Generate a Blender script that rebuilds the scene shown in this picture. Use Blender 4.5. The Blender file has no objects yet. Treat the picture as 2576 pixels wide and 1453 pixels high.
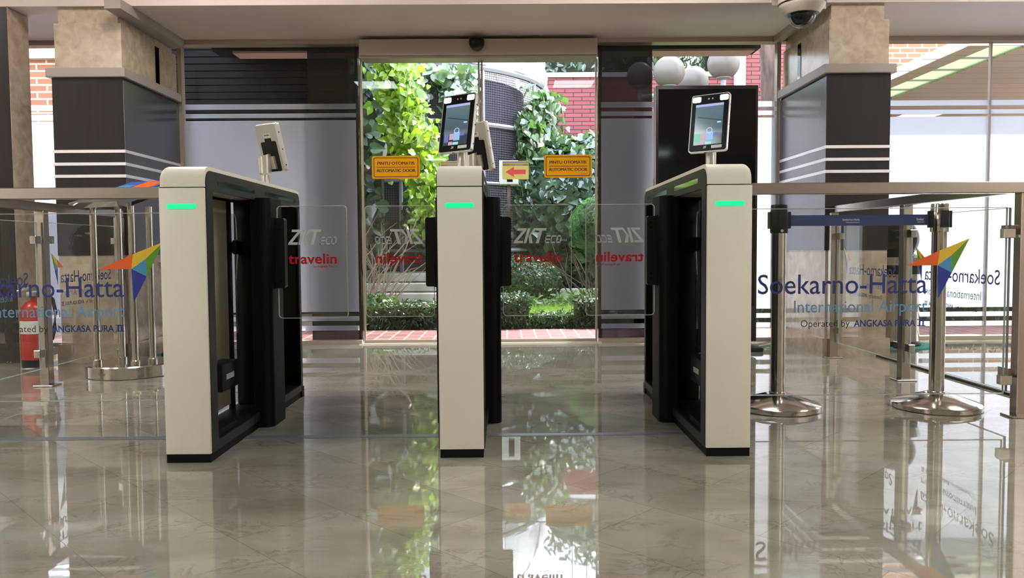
import bpy, bmesh, math, random
from mathutils import Vector, Matrix, Euler
R_ = math.radians
rnd = random.Random(7)
C = bpy.context.scene.collection
S = bpy.context.scene
# ---------------------------------------------------------------- camera
HCAM = .717
cam_d = bpy.data.cameras.new('camera'); cam = bpy.data.objects.new('camera', cam_d); C.objects.link(cam)
cam_d.sensor_width = 36; cam_d.lens = 2000/2576*36; cam_d.clip_start = .05; cam_d.clip_end = 300
RM = Matrix.Rotation(R_(-.37), 3, 'Z') @ Matrix.Rotation(R_(90-2.92), 3, 'X') @ Matrix.Rotation(R_(-.4), 3, 'Z')
cam.matrix_world = Matrix.Translation((0, 0, HCAM)) @ RM.to_4x4()
S.camera = cam
S.view_settings.view_transform = 'Standard'; S.view_settings.look = 'None'
S.view_settings.gamma = 1; S.view_settings.use_curve_mapping = False
S.view_settings.exposure = 0.0
S.cycles.max_bounces = 10; S.cycles.transparent_max_bounces = 40; S.cycles.glossy_bounces = 5
S.cycles.diffuse_bounces = 5; S.cycles.caustics_reflective = False; S.cycles.caustics_refractive = False
S.cycles.sample_clamp_indirect = 6
# ---------------------------------------------------------------- world, sun, room lights
w = bpy.data.worlds.new('sky'); S.world = w; w.use_nodes = True
nt = w.node_tree; bg = nt.nodes['Background']
sky = nt.nodes.new('ShaderNodeTexSky'); sky.sky_type = 'NISHITA'; sky.sun_disc = False
sky.sun_elevation = R_(48); sky.sun_rotation = R_(60); sky.air_density = 1.0; sky.dust_density = 3.0
mixs = nt.nodes.new('ShaderNodeMix'); mixs.data_type = 'RGBA'
mixs.inputs[0].default_value = .75
nt.links.new(sky.outputs[0], mixs.inputs[6]); mixs.inputs[7].default_value = (3.2, 3.5, 3.9, 1)
nt.links.new(mixs.outputs[2], bg.inputs[0]); bg.inputs[1].default_value = 2.3
def light(name, kind, loc, rot, energy, col=(1, 1, 1), **k):
    d = bpy.data.lights.new(name, kind); o = bpy.data.objects.new(name, d); C.objects.link(o)
    o.location = loc; o.rotation_euler = rot; d.energy = energy; d.color = col
    for a, b in k.items(): setattr(d, a, b)
    return o
light('sun', 'SUN', (0, 0, 10), Vector((-.40, -.47, -.78)).to_track_quat('-Z', 'Y').to_euler(), 19, (1, .96, .88), angle=R_(.6))
PANEL_E = 30       # the added panel row by the doors (built with the ceiling below)
# ---------------------------------------------------------------- helpers
def link(o, parent=None):
    C.objects.link(o)
    if parent: o.parent = parent
    return o
def tag(o, label=None, cat=None, group=None, kind=None):
    if label: o['label'] = label
    if cat: o['category'] = cat
    if group: o['group'] = group
    if kind: o['kind'] = kind
    return o
def empty(name, loc=(0, 0, 0), label=None, cat=None, group=None, kind=None, rotz=0):
    o = bpy.data.objects.new(name, None); C.objects.link(o); o.location = loc; o.rotation_euler = (0, 0, rotz)
    o.empty_display_size = .05
    return tag(o, label, cat, group, kind)
class MB:
    def __init__(s): s.v = []; s.f = []; s.m = []; s.sm = []
    def add(s, vs, fs, mi=0, M=None, smooth=False):
        b = len(s.v)
        s.v += [tuple(M @ Vector(v)) if M is not None else tuple(v) for v in vs]
        for f in fs: s.f.append(tuple(b+i for i in f)); s.m.append(mi); s.sm.append(smooth)
        return s
    def box(s, x0, x1, y0, y1, z0, z1, mi=0, M=None):
        return s.add([(x0,y0,z0),(x1,y0,z0),(x1,y1,z0),(x0,y1,z0),(x0,y0,z1),(x1,y0,z1),(x1,y1,z1),(x0,y1,z1)],
                     [(0,3,2,1),(4,5,6,7),(0,1,5,4),(1,2,6,5),(2,3,7,6),(3,0,4,7)], mi, M)
    def rbox(s, x0, x1, y0, y1, z0, z1, r=.005, seg=3, mi=0, M=None, smooth=True):
        bm = bmesh.new(); bmesh.ops.create_cube(bm, size=1)
        for v in bm.verts: v.co = Vector(((x0+x1)/2+v.co.x*(x1-x0), (y0+y1)/2+v.co.y*(y1-y0), (z0+z1)/2+v.co.z*(z1-z0)))
        bmesh.ops.bevel(bm, geom=bm.edges[:], offset=r, segments=seg, affect='EDGES', profile=.5)
        return s.bm(bm, mi, M, smooth)
    def bm(s, bm, mi=0, M=None, smooth=False):
        bm.verts.index_update(); vs = [v.co.copy() for v in bm.verts]; fs = [[v.index for v in f.verts] for f in bm.faces]; bm.free()
        return s.add(vs, fs, mi, M, smooth)
    def lathe(s, prof, n=32, mi=0, M=None, smooth=True, cap=True):
        vs = []; fs = []
        for r, z in prof:
            for k in range(n): a = 2*math.pi*k/n; vs.append((r*math.cos(a), r*math.sin(a), z))
        for i in range(len(prof)-1):
            for k in range(n): k2 = (k+1) % n; fs.append((i*n+k, i*n+k2, (i+1)*n+k2, (i+1)*n+k))
        s.add(vs, fs, mi, M, smooth)
        if cap:
            if prof[0][0] > 1e-5: s.add(vs[:n], [tuple(range(n))[::-1]], mi, M)
            if prof[-1][0] > 1e-5: s.add(vs[-n:], [tuple(range(n))], mi, M)
        return s
    def cyl(s, x, y, z0, z1, r, n=24, mi=0, M=None):
        T = Matrix.Translation((x, y, 0)); return s.lathe([(r, z0), (r, z1)], n, mi, (M @ T) if M is not None else T)
    def prism(s, pts, d0, d1, axis='y', mi=0, M=None):      # closed 2-d outline pushed along an axis
        n = len(pts)
        def P(p, d): return {'y': (p[0], d, p[1]), 'x': (d, p[0], p[1]), 'z': (p[0], p[1], d)}[axis]
        vs = [P(p, d0) for p in pts]+[P(p, d1) for p in pts]
        fs = [tuple(range(n)), tuple(range(2*n-1, n-1, -1))]+[(i, (i+1) % n, (i+1) % n+n, i+n)[::-1] for i in range(n)]
        return s.add(vs, fs, mi, M)
    def ring(s, outer, inner, d0, d1, axis='x', mi=0, M=None):  # plate with a hole
        n = len(outer)
        def P(p, d): return {'y': (p[0], d, p[1]), 'x': (d, p[0], p[1]), 'z': (p[0], p[1], d)}[axis]
        vs = [P(p, d) for d in (d0, d1) for q in (outer, inner) for p in q]
        fs = []
        for i in range(n):
            j = (i+1) % n
            fs += [(i, j, n+j, n+i), (2*n+i, 3*n+i, 3*n+j, 2*n+j), (i, 2*n+i, 2*n+j, j), (n+i, n+j, 3*n+j, 3*n+i)]
        return s.add(vs, fs, mi, M)
    def tube(s, path, r, n=10, mi=0, M=None):
        path = [Vector(p) for p in path]; vs = []; fs = []
        rr = r if isinstance(r, (list, tuple)) else [r]*len(path)
        for i, p in enumerate(path):
            t = (path[min(i+1, len(path)-1)]-path[max(i-1, 0)]).normalized()
            a = t.cross(Vector((0, 0, 1)));
            if a.length < 1e-3: a = t.cross(Vector((0, 1, 0)))
            a.normalize(); b = t.cross(a)
            for k in range(n): g = 2*math.pi*k/n; vs.append(p+rr[i]*(a*math.cos(g)+b*math.sin(g)))
        for i in range(len(path)-1):
            for k in range(n): k2 = (k+1) % n; fs.append((i*n+k, i*n+k2, (i+1)*n+k2, (i+1)*n+k))
        fs += [tuple(range(n)), tuple(range(len(vs)-n, len(vs)))]
        return s.add(vs, fs, mi, M, True)
    def build(s, name, mats, parent=None, label=None, fix=True):
        me = bpy.data.meshes.new(name); me.from_pydata([tuple(v) for v in s.v], [], s.f)
        for m in (mats if isinstance(mats, (list, tuple)) else [mats]): me.materials.append(m)
        me.polygons.foreach_set('material_index', s.m); me.polygons.foreach_set('use_smooth', s.sm)
        me.update()
        if fix:
            b = bmesh.new(); b.from_mesh(me); bmesh.ops.recalc_face_normals(b, faces=b.faces); b.to_mesh(me); b.free()
        if any(s.sm): me.set_sharp_from_angle(angle=R_(35))
        o = bpy.data.objects.new(name, me); link(o, parent)
        if label: o['label'] = label
        return o
def rrect(x0, x1, z0, z1, r, n=6):
    if not isinstance(r, (list, tuple)): r = [r]*4   # bl, br, tr, tl
    out = []
    for (cx, cz, rr, a0) in ((x0+r[0], z0+r[0], r[0], 180), (x1-r[1], z0+r[1], r[1], 270), (x1-r[2], z1-r[2], r[2], 0), (x0+r[3], z1-r[3], r[3], 90)):
        for k in range(n+1): a = R_(a0+90*k/n); out.append((cx+rr*math.cos(a), cz+rr*math.sin(a)))
    return out
_tc = {}
def text_geo(txt, offset=0.0, space=1.0):
    key = (txt, offset, space)
    if key not in _tc:
        cu = bpy.data.curves.new('t', 'FONT'); cu.body = txt; cu.offset = offset; cu.space_character = space; cu.resolution_u = 3
        o = bpy.data.objects.new('t', cu); C.objects.link(o)
        dg = bpy.context.evaluated_depsgraph_get(); dg.update(); me = o.evaluated_get(dg).to_mesh()
        vs = [tuple(v.co) for v in me.vertices]; fs = [tuple(p.vertices) for p in me.polygons]
        o.evaluated_get(dg).to_mesh_clear(); bpy.data.objects.remove(o); bpy.data.curves.remove(cu)
        _tc[key] = (vs, fs)
    return _tc[key]
def put_text(mb, txt, x0, x1, z0, h, M, mi=0, offset=0.0, space=1.0, shear=0, hh=None):
    """letters spanning x0..x1, baseline z0; h = size of the capital height"""
    vs, fs = text_geo(txt, offset, space)
    xs = [v[0] for v in vs]; a, b = min(xs), max(xs); cap = .729 if hh is None else hh
    k = (x1-x0)/(b-a); kz = h/cap
    mb.add([(x0+(v[0]-a)*k+shear*v[1]*kz, 0, z0+v[1]*kz) for v in vs], fs, mi, M)
def pxy(px, py, X=None, Y=None, Z=None):      # where the line of sight through a photo pixel meets a real plane of the place
    d = RM @ Vector(((px-1288)/2000, -(py-726.5)/2000, -1))
    t = X/d.x if X is not None else (Y/d.y if Y is not None else (Z-HCAM)/d.z)
    return Vector((0, 0, HCAM))+d*t
# ---------------------------------------------------------------- materials
def mat(name, col=(.8, .8, .8), rough=.5, metal=0, spec=.5, emit=None, es=0, coat=0, **k):
    m = bpy.data.materials.new(name); m.use_nodes = True; b = m.node_tree.nodes['Principled BSDF']
    b.inputs['Base Color'].default_value = (*col, 1); b.inputs['Roughness'].default_value = rough; b.inputs['Metallic'].default_value = metal
    b.inputs['Specular IOR Level'].default_value = spec; b.inputs['Coat Weight'].default_value = coat
    if emit: b.inputs['Emission Color'].default_value = (*emit, 1); b.inputs['Emission Strength'].default_value = es
    return m
def nodes(m): return m.node_tree.nodes, m.node_tree.links, m.node_tree.nodes['Principled BSDF']
def ramp(N, stops):
    r = N.new('ShaderNodeValToRGB'); e = r.color_ramp.elements
    while len(e) < len(stops): e.new(.5)
    for x, (p, c) in zip(e, stops): x.position = p; x.color = (*c, 1)
    return r
def noisy(m, scale, c0, c1, lo=.35, hi=.65, detail=6, coord='Object', stretch=(1, 1, 1), bump=0, dist=0):
    N, L, b = nodes(m); tc = N.new('ShaderNodeTexCoord'); mp = N.new('ShaderNodeMapping'); mp.inputs['Scale'].default_value = stretch
    n = N.new('ShaderNodeTexNoise'); n.inputs['Scale'].default_value = scale; n.inputs['Detail'].default_value = detail; n.inputs['Distortion'].default_value = dist
    L.new(tc.outputs[coord], mp.inputs[0]); L.new(mp.outputs[0], n.inputs['Vector'])
    r = ramp(N, [(lo, c0), (hi, c1)]); L.new(n.outputs[0], r.inputs[0]); L.new(r.outputs[0], b.inputs['Base Color'])
    if bump:
        bp = N.new('ShaderNodeBump'); bp.inputs['Strength'].default_value = bump; bp.inputs['Distance'].default_value = .02
        L.new(n.outputs[0], bp.inputs['Height']); L.new(bp.outputs[0], b.inputs['Normal'])
    return m
def thin_glass(name, tint=(.97, .985, .98), f0=.04, rough=0.0, k=1.0):
    m = bpy.data.materials.new(name); m.use_nodes = True; N = m.node_tree.nodes; L = m.node_tree.links; N.clear()
    o = N.new('ShaderNodeOutputMaterial'); mx = N.new('ShaderNodeMixShader'); t = N.new('ShaderNodeBsdfTransparent'); g = N.new('ShaderNodeBsdfGlossy')
    t.inputs[0].default_value = (*tint, 1); g.inputs['Roughness'].default_value = rough
    lw = N.new('ShaderNodeLayerWeight'); lw.inputs[0].default_value = .5
    p = N.new('ShaderNodeMath'); p.operation = 'POWER'; p.inputs[1].default_value = 5; L.new(lw.outputs['Facing'], p.inputs[0])
    q = N.new('ShaderNodeMath'); q.operation = 'MULTIPLY_ADD'; q.inputs[1].default_value = (1-f0)*k; q.inputs[2].default_value = f0; L.new(p.outputs[0], q.inputs[0])
    L.new(q.outputs[0], mx.inputs[0]); L.new(t.outputs[0], mx.inputs[1]); L.new(g.outputs[0], mx.inputs[2]); L.new(mx.outputs[0], o.inputs[0])
    return m
def translucent(name, col, tcol, f=.5, gloss=.0):
    m = bpy.data.materials.new(name); m.use_nodes = True; N = m.node_tree.nodes; L = m.node_tree.links; N.clear()
    o = N.new('ShaderNodeOutputMaterial'); mx = N.new('ShaderNodeMixShader'); t = N.new('ShaderNodeBsdfTranslucent'); d = N.new('ShaderNodeBsdfDiffuse')
    d.inputs[0].default_value = (*col, 1); t.inputs[0].default_value = (*tcol, 1); mx.inputs[0].default_value = f
    L.new(d.outputs[0], mx.inputs[1]); L.new(t.outputs[0], mx.inputs[2]); out = mx
    if gloss:
        g = N.new('ShaderNodeBsdfGlossy'); g.inputs['Roughness'].default_value = .3; m2 = N.new('ShaderNodeMixShader'); m2.inputs[0].default_value = gloss
        L.new(mx.outputs[0], m2.inputs[1]); L.new(g.outputs[0], m2.inputs[2]); out = m2
    L.new(out.outputs[0], o.inputs[0]); return m
def leafmat(name, c0, c1, tf=.4, gloss=.08, tr=(1.2, 1.35, .5)):
    m = translucent(name, c0, c1, tf, gloss); N = m.node_tree.nodes; L = m.node_tree.links
    tc = N.new('ShaderNodeTexCoord'); n = N.new('ShaderNodeTexNoise'); n.inputs['Scale'].default_value = 5; n.inputs['Detail'].default_value = 3
    L.new(tc.outputs['Object'], n.inputs['Vector']); r = ramp(N, [(.35, c0), (.65, c1)]); L.new(n.outputs[0], r.inputs[0])
    for x in N:
        if x.type == 'BSDF_DIFFUSE': L.new(r.outputs[0], x.inputs[0])
        if x.type == 'BSDF_TRANSLUCENT':
            mu = N.new('ShaderNodeMix'); mu.data_type = 'RGBA'; mu.blend_type = 'MULTIPLY'; mu.inputs[0].default_value = 1; mu.inputs[7].default_value = (*tr, 1)
            L.new(r.outputs[0], mu.inputs[6]); L.new(mu.outputs[2], x.inputs[0])
    return m
M = {}
M['white'] = noisy(mat('powder coated white steel', (.8, .77, .68), .42), 3, (.83, .80, .715), (.79, .76, .675))
M['black'] = mat('black plastic', (.006, .006, .007), .38, spec=.25)
M['blackmat'] = mat('matt black steel', (.004, .004, .005), .5, spec=.15)
M['frame'] = mat('anthracite frame', (.014, .015, .019), .4, spec=.35)
M['bezel'] = mat('black bezel glass', (.003, .003, .004), .25, spec=.12)
M['slot'] = mat('sensor window', (.003, .003, .004), .06, spec=.3)
M['liner'] = noisy(mat('beige metal liner', (.30, .26, .19), .3, .3), 2, (.85, .75, .56), (.72, .62, .45))
M['silver'] = mat('silver paint', (.62, .60, .56), .33, .55)
M['steel'] = mat('brushed stainless steel', (.42, .375, .34), .25, 1)
M['steel2'] = mat('polished stainless steel', (.60, .56, .52), .14, 1)
M['alu'] = mat('bronze aluminium', (.42, .34, .27), .4, .7)
M['alu2'] = mat('champagne aluminium', (.44, .38, .32), .4, .5)
M['white_edge'] = mat('polished glass edge', (.42, .47, .46), .2)
M['wing_edge'] = mat('acrylic edge with painted glow', (.70, .72, .72), .2)  # whitish colour paints the glow of light caught in the acrylic edge
M['glass'] = thin_glass('clear glass', (.97, .985, .98), .022)
M['acrylic'] = thin_glass('clear acrylic', (.96, .965, .965), .045)
M['tint'] = thin_glass('dark tinted glass', (.19, .18, .205), .045)
M['film'] = translucent('frosted film', (.46, .47, .52), (.82, .83, .89), .8)
M['vinyl_blue'] = mat('navy vinyl', (.012, .03, .20), .5)
M['vinyl_light'] = mat('light blue vinyl', (.13, .33, .60), .5)
M['vinyl_black'] = mat('black vinyl', (.012, .012, .02), .5)
M['vinyl_white'] = translucent('white vinyl', (.97, .97, 1.), (.8, .8, .8), .2)
M['vinyl_red'] = mat('red vinyl', (.72, .008, .02), .5)
for k, c in dict(orange=(.86, .13, .005), yellow=(.80, .55, .03), green=(.10, .32, .01), sky=(.06, .30, .58), blue=(.008, .03, .33)).items(): M['v_'+k] = mat(k+' vinyl', c, .5)
M['green_led'] = mat('green status light', (0, .3, .15), .4, emit=(0, .92, .30), es=1.0)
M['lamp'] = mat('terminal lamp', (1, 1, 1), .4, emit=(1, .95, .86), es=9)
M['laminate'] = noisy(mat('dark brown laminate', (.03, .022, .022), .4, spec=.25), 2, (.009, .007, .008), (.017, .011, .012), stretch=(6, 6, .3))
M['laminate_grey'] = mat('slate grey laminate', (.055, .058, .070), .2)
M['strip'] = mat('silver strip', (.72, .70, .74), .35, .35)
M['ledge'] = mat('taupe ledge', (.33, .29, .27), .45)
st = mat('polished beige marble', (.5, .4, .28), .2)
noisy(st, 14, (.56, .46, .36), (.36, .28, .20), .3, .75, 10, dist=.6); M['stone'] = st
M['soffit'] = mat('painted soffit', (.66, .57, .53), .75)
M['paint'] = mat('beige wall paint', (.55, .50, .43), .8)
M['rubber'] = mat('black rubber', (.01, .01, .01), .5)
M['gold'] = translucent('amber sticker', (.95, .50, .02), (.55, .26, .01), .3)
M['sheet'] = translucent('paper sticker', (.95, .88, .40), (.75, .66, .30), .4)
M['maroon'] = mat('dark maroon print', (.06, .004, .006), .5)
M['arrow'] = mat('salmon arrow print', (.75, .10, .09), .5)
M['paperwhite'] = mat('white label', (.75, .74, .72), .5)
M['grey_print'] = mat('grey print', (.25, .22, .16), .5)
# marble floor: diagonal slabs, veins, thin joints
fl = mat('polished marble floor', (.4, .36, .28), .06); N, L, b = nodes(fl)
tc = N.new('ShaderNodeTexCoord'); mp = N.new('ShaderNodeMapping'); mp.inputs['Rotation'].default_value = (0, 0, R_(45)); mp.inputs['Location'].default_value = (.0, .02, 0)
L.new(tc.outputs['Object'], mp.inputs[0])
bk = N.new('ShaderNodeTexBrick'); bk.inputs['Scale'].default_value = 1; bk.inputs['Brick Width'].default_value = .62; bk.inputs['Row Height'].default_value = .305
bk.inputs['Mortar Size'].default_value = .0013; bk.inputs['Mortar Smooth'].default_value = .2; bk.offset = .5
bk.inputs['Color1'].default_value = (.44, .44, .44, 1); bk.inputs['Color2'].default_value = (.58, .58, .58, 1); bk.inputs['Mortar'].default_value = (.24, .22, .2, 1)
L.new(mp.outputs[0], bk.inputs['Vector'])
n1 = N.new('ShaderNodeTexNoise'); n1.inputs['Scale'].default_value = 2.6; n1.inputs['Detail'].default_value = 8; n1.inputs['Distortion'].default_value = .4
n2 = N.new('ShaderNodeTexNoise'); n2.inputs['Scale'].default_value = 7; n2.inputs['Detail'].default_value = 12; n2.inputs['Roughness'].default_value = .68; n2.inputs['Distortion'].default_value = .9
mp2 = N.new('ShaderNodeMapping'); mp2.inputs['Rotation'].default_value = (0, 0, R_(12)); mp2.inputs['Scale'].default_value = (1, 1.7, 1); L.new(tc.outputs['Object'], mp2.inputs[0])
L.new(mp2.outputs[0], n1.inputs['Vector']); L.new(mp2.outputs[0], n2.inputs['Vector'])
r1 = ramp(N, [(.3, (.235, .218, .178)), (.7, (.355, .34, .295))]); L.new(n1.outputs[0], r1.inputs[0])
sb = N.new('ShaderNodeMath'); sb.operation = 'SUBTRACT'; sb.inputs[1].default_value = .5; L.new(n2.outputs[0], sb.inputs[0])
ab = N.new('ShaderNodeMath'); ab.operation = 'ABSOLUTE'; L.new(sb.outputs[0], ab.inputs[0])
n3 = N.new('ShaderNodeTexNoise'); n3.inputs['Scale'].default_value = 4.5; n3.inputs['Detail'].default_value = 4; L.new(mp2.outputs[0], n3.inputs['Vector'])
r3 = ramp(N, [(.44, (0, 0, 0)), (.62, (1, 1, 1))]); L.new(n3.outputs[0], r3.inputs[0])
rv = ramp(N, [(.0, (1, 1, 1)), (.03, (0, 0, 0))]); L.new(ab.outputs[0], rv.inputs[0])
vm = N.new('ShaderNodeMath'); vm.operation = 'MULTIPLY'; L.new(rv.outputs[0], vm.inputs[0]); L.new(r3.outputs[0], vm.inputs[1])
vm2 = N.new('ShaderNodeMath'); vm2.operation = 'MULTIPLY'; vm2.inputs[1].default_value = .5; L.new(vm.outputs[0], vm2.inputs[0])
mv = N.new('ShaderNodeMix'); mv.data_type = 'RGBA'; L.new(vm2.outputs[0], mv.inputs[0]); L.new(r1.outputs[0], mv.inputs[6]); mv.inputs[7].default_value = (.14, .095, .055, 1)
ml = N.new('ShaderNodeMix'); ml.data_type = 'RGBA'; ml.blend_type = 'OVERLAY'; ml.inputs[0].default_value = .6; L.new(mv.outputs[2], ml.inputs[6]); L.new(bk.outputs[0], ml.inputs[7])
L.new(ml.outputs[2], b.inputs['Base Color'])
rr = N.new('ShaderNodeMapRange'); rr.inputs['To Min'].default_value = .022; rr.inputs['To Max'].default_value = .12; L.new(bk.outputs['Fac'], rr.inputs[0]); L.new(rr.outputs[0], b.inputs['Roughness'])
nb = N.new('ShaderNodeTexNoise'); nb.inputs['Scale'].default_value = 14; nb.inputs['Detail'].default_value = 3; L.new(tc.outputs['Object'], nb.inputs['Vector'])
bp = N.new('ShaderNodeBump'); bp.inputs['Strength'].default_value = .014; bp.inputs['Distance'].default_value = .004; L.new(nb.outputs[0], bp.inputs['Height']); L.new(bp.outputs[0], b.inputs['Normal'])
b.inputs['Specular IOR Level'].default_value = 1.0
M['floor'] = fl
def brick(name, c1, c2, mortar, bw, bh, ms=.008, rot=(0, 0, 0), rough=.8, off=.5, uv='Object'):
    m = mat(name, c1, rough); N, L, b = nodes(m); tc = N.new('ShaderNodeTexCoord'); mp = N.new('ShaderNodeMapping'); mp.inputs['Rotation'].default_value = rot
    k = N.new('ShaderNodeTexBrick'); k.inputs['Scale'].default_value = 1; k.inputs['Brick Width'].default_value = bw; k.inputs['Row Height'].default_value = bh; k.inputs['Mortar Size'].default_value = ms
    k.offset = off
    for q, c in (('Color1', c1), ('Color2', c2), ('Mortar', mortar)): k.inputs[q].default_value = (*c, 1)
    L.new(tc.outputs[uv], mp.inputs[0]); L.new(mp.outputs[0], k.inputs['Vector']); L.new(k.outputs[0], b.inputs['Base Color']); return m
M['brickwall'] = brick('red brick wall', (.25, .060, .060), (.20, .045, .048), (.04, .014, .016), .30, .072, .008, (R_(-90), 0, 0))
M['brickorange'] = brick('orange brick wall', (.30, .11, .05), (.24, .085, .04), (.45, .36, .28), .26, .09, .012, (R_(-90), 0, 0))
M['paver'] = brick('red clay pavers', (.13, .038, .038), (.085, .024, .026), (.26, .19, .19), .25, .12, .006, (0, 0, R_(90)), .55)
M['concrete'] = noisy(mat('pale stone', (.7, .68, .64), .7), 6, (.62, .60, .56), (.45, .43, .4))
M['soil'] = noisy(mat('garden soil', (.1, .07, .05), .9), 8, (.10, .07, .045), (.05, .035, .025))
M['grass'] = noisy(mat('lawn', (.2, .35, .06), .8), 40, (.16, .30, .04), (.30, .42, .09))
M['bark'] = noisy(mat('bark', (.15, .1, .08), .9), 14, (.17, .11, .09), (.06, .04, .035), stretch=(1, 1, .25), bump=.6)
M['twig'] = mat('dry twig', (.34, .24, .18), .8)
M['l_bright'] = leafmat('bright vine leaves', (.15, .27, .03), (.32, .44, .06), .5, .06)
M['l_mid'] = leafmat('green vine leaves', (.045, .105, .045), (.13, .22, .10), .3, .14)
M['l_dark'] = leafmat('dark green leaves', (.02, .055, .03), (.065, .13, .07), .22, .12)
M['l_hedge'] = leafmat('hedge leaves', (.012, .035, .012), (.045, .10, .035), .22, .045)
M['l_lime'] = leafmat('fresh hedge leaves', (.08, .17, .02), (.18, .30, .05), .4, .08)
M['l_fern'] = leafmat('feathery green', (.045, .13, .06), (.11, .23, .11), .35, .02)
M['tarp'] = translucent('white tarpaulin', (.78, .80, .86), (.5, .52, .56), .25, .12)
M['louvre'] = mat('black slats', (.004, .004, .005), .6, spec=.1)
M['globe'] = translucent('opal lamp globe', (.19, .165, .145), (.18, .165, .155), .2, .03)
M['magenta'] = mat('magenta flowers', (.7, .03, .4), .6)
M['lampmetal'] = mat('grey lamp metal', (.30, .29, .30), .5)
M['plank'] = brick('brown soffit planks', (.60, .50, .38), (.56, .465, .35), (.25, .2, .15), 6, .3, .006, (0, 0, 0), .5, 0)
M['skylight'] = translucent('white skylight glazing', (.85, .88, .85), (.9, .95, .9), .6)
M['greenglass'] = translucent('green skylight glazing', (.45, .52, .36), (.48, .56, .40), .6)
# netting: wire grid, open cells
mn = bpy.data.materials.new('wire netting'); mn.use_nodes = True; N = mn.node_tree.nodes; L = mn.node_tree.links; N.clear()
o_ = N.new('ShaderNodeOutputMaterial'); mx = N.new('ShaderNodeMixShader'); tr = N.new('ShaderNodeBsdfTransparent'); df = N.new('ShaderNodeBsdfDiffuse'); df.inputs[0].default_value = (.11, .10, .125, 1)
uvn = N.new('ShaderNodeUVMap'); uvn.uv_map = 'UVMap'; kk = N.new('ShaderNodeTexBrick'); kk.offset = 0; kk.inputs['Scale'].default_value = 1; kk.inputs['Brick Width'].default_value = .028; kk.inputs['Row Height'].default_value = .028; kk.inputs['Mortar Size'].default_value = .0035
L.new(uvn.outputs[0], kk.inputs['Vector']); L.new(kk.outputs['Fac'], mx.inputs[0]); L.new(tr.outputs[0], mx.inputs[1]); L.new(df.outputs[0], mx.inputs[2]); L.new(mx.outputs[0], o_.inputs[0])
M['net'] = mn
# terminal picture
M['screen'] = mat('display picture', (.02, .02, .02), .1, emit=(.1, .2, .3), es=1)
N, L, b = nodes(M['screen']); tc = N.new('ShaderNodeTexCoord'); sp = N.new('ShaderNodeSeparateXYZ'); L.new(tc.outputs['Generated'], sp.inputs[0])
r = ramp(N, [(0, (.03, .04, .07)), (.22, (.03, .045, .09)), (.30, (.14, .19, .24)), (.40, (.06, .10, .13)), (1, (.11, .19, .22))]); L.new(sp.outputs[2], r.inputs[0]); L.new(r.outputs[0], b.inputs['Emission Color'])
def glow(name, c, s=1): return mat(name, (.02, .02, .02), .3, emit=c, es=s)
G = dict(bar=glow('screen bar', (.42, .45, .75)), pink=glow('screen pink', (.60, .38, .45)), blue=glow('screen blue', (.30, .50, .85)), cyan=glow('screen cyan', (.35, .7, .75)), teal=glow('screen green', (.2, .6, .4)), viol=glow('screen violet', (.14, .15, .42)), lite=glow('screen light', (.4, .75, 1.)), dim=glow('screen beam', (.02, .03, .05)))
YW = 6.02        # plane of the glazed front
# ================================================================ setting
mb = MB().box(-7.6, 7.6, -8.6, 6.10, -.1, 0); tag(mb.build('floor', M['floor']), kind='structure')
o = MB().box(-7.0, -1.16, 3.0, 3.05, 0, .0015).box(-1.007, -.232, 3.003, 3.05, 0, .0015).box(-.08, .678, 3.01, 3.05, 0, .0015)
tag(o.build('trim_1', mat('grey metal floor strip', (.22, .24, .28), .3, .3)), kind='structure')
o = MB().box(2.39, 2.43, 3.3, 5.55, 0, .012); tag(o.build('trim_2', M['rubber']), kind='structure')
# hall ceiling and walls
tag(MB().box(-7.6, 7.6, -8.6, 5.13, 2.9, 3.0).build('ceiling', M['soffit']), kind='structure')
tag(MB().box(-7.6, 7.6, 5.13, 6.16, 2.265, 3.2).build('wall_front', M['soffit']), kind='structure')
tag(MB().box(-7.7, -7.6, -8.6, 6.1, 0, 3).build('wall_left', M['paint']), kind='structure')
tag(MB().box(7.6, 7.7, -8.6, 6.1, 0, 3).build('wall_right', M['paint']), kind='structure')
tag(MB().box(-7.6, 7.6, -8.7, -8.6, 0, 3).build('wall_back', M['paint']), kind='structure')
# grey boxed-in trims beside the columns, and the frame line along the top of the glazing
tag(MB().box(-2.46, -2.36, 4.98, 5.95, 2.205, 2.2645).build('trim_3', M['ledge']), kind='structure')
tag(MB().box(1.985, 2.045, 5.13, 5.95, 2.225, 2.2645).build('trim_4', M['alu2']), kind='structure')
tag(MB().box(-7.6, 7.6, 5.955, 6.05, 2.232, 2.2645).build('trim_5', M['alu2']), kind='structure')
# hall lights: flush ceiling panels; nearest and side rows added to brighten lanes and fronts
def ceiling_light(x, y, label, sx=.6, sy=1.2, pm='panel'):
    t = empty('ceiling_light', (x, y, 2.9), label, 'ceiling light', 'flush light panels of the hall ceiling')
    MB().ring(rrect(-sx-.03, sx+.03, -sy/2-.03, sy/2+.03, .005, 1), rrect(-sx, sx, -sy/2, sy/2, .004, 1), -.02, 0, 'z').build('frame', M['paperwhite'], t)
    MB().box(-sx, sx, -sy/2, sy/2, -.012, -.002).build('diffuser', M[pm], t)
M['panel'] = mat('light panel diffuser', (1, 1, 1), .5, emit=(1, .93, .85), es=PANEL_E)  # added row by the doors, brightens the lanes and turnstile tops
M['panel_fill'] = mat('added fill panel diffuser', (1, 1, 1), .5, emit=(1, .93, .84), es=64)  # added side rows, fill light for the turnstile fronts
M['panel_dim'] = mat('dimmed light panel diffuser', (1, 1, 1), .5, emit=(.85, 1, .95), es=16)
ORD = ('first', 'second', 'third', 'fourth', 'fifth', 'sixth')
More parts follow.
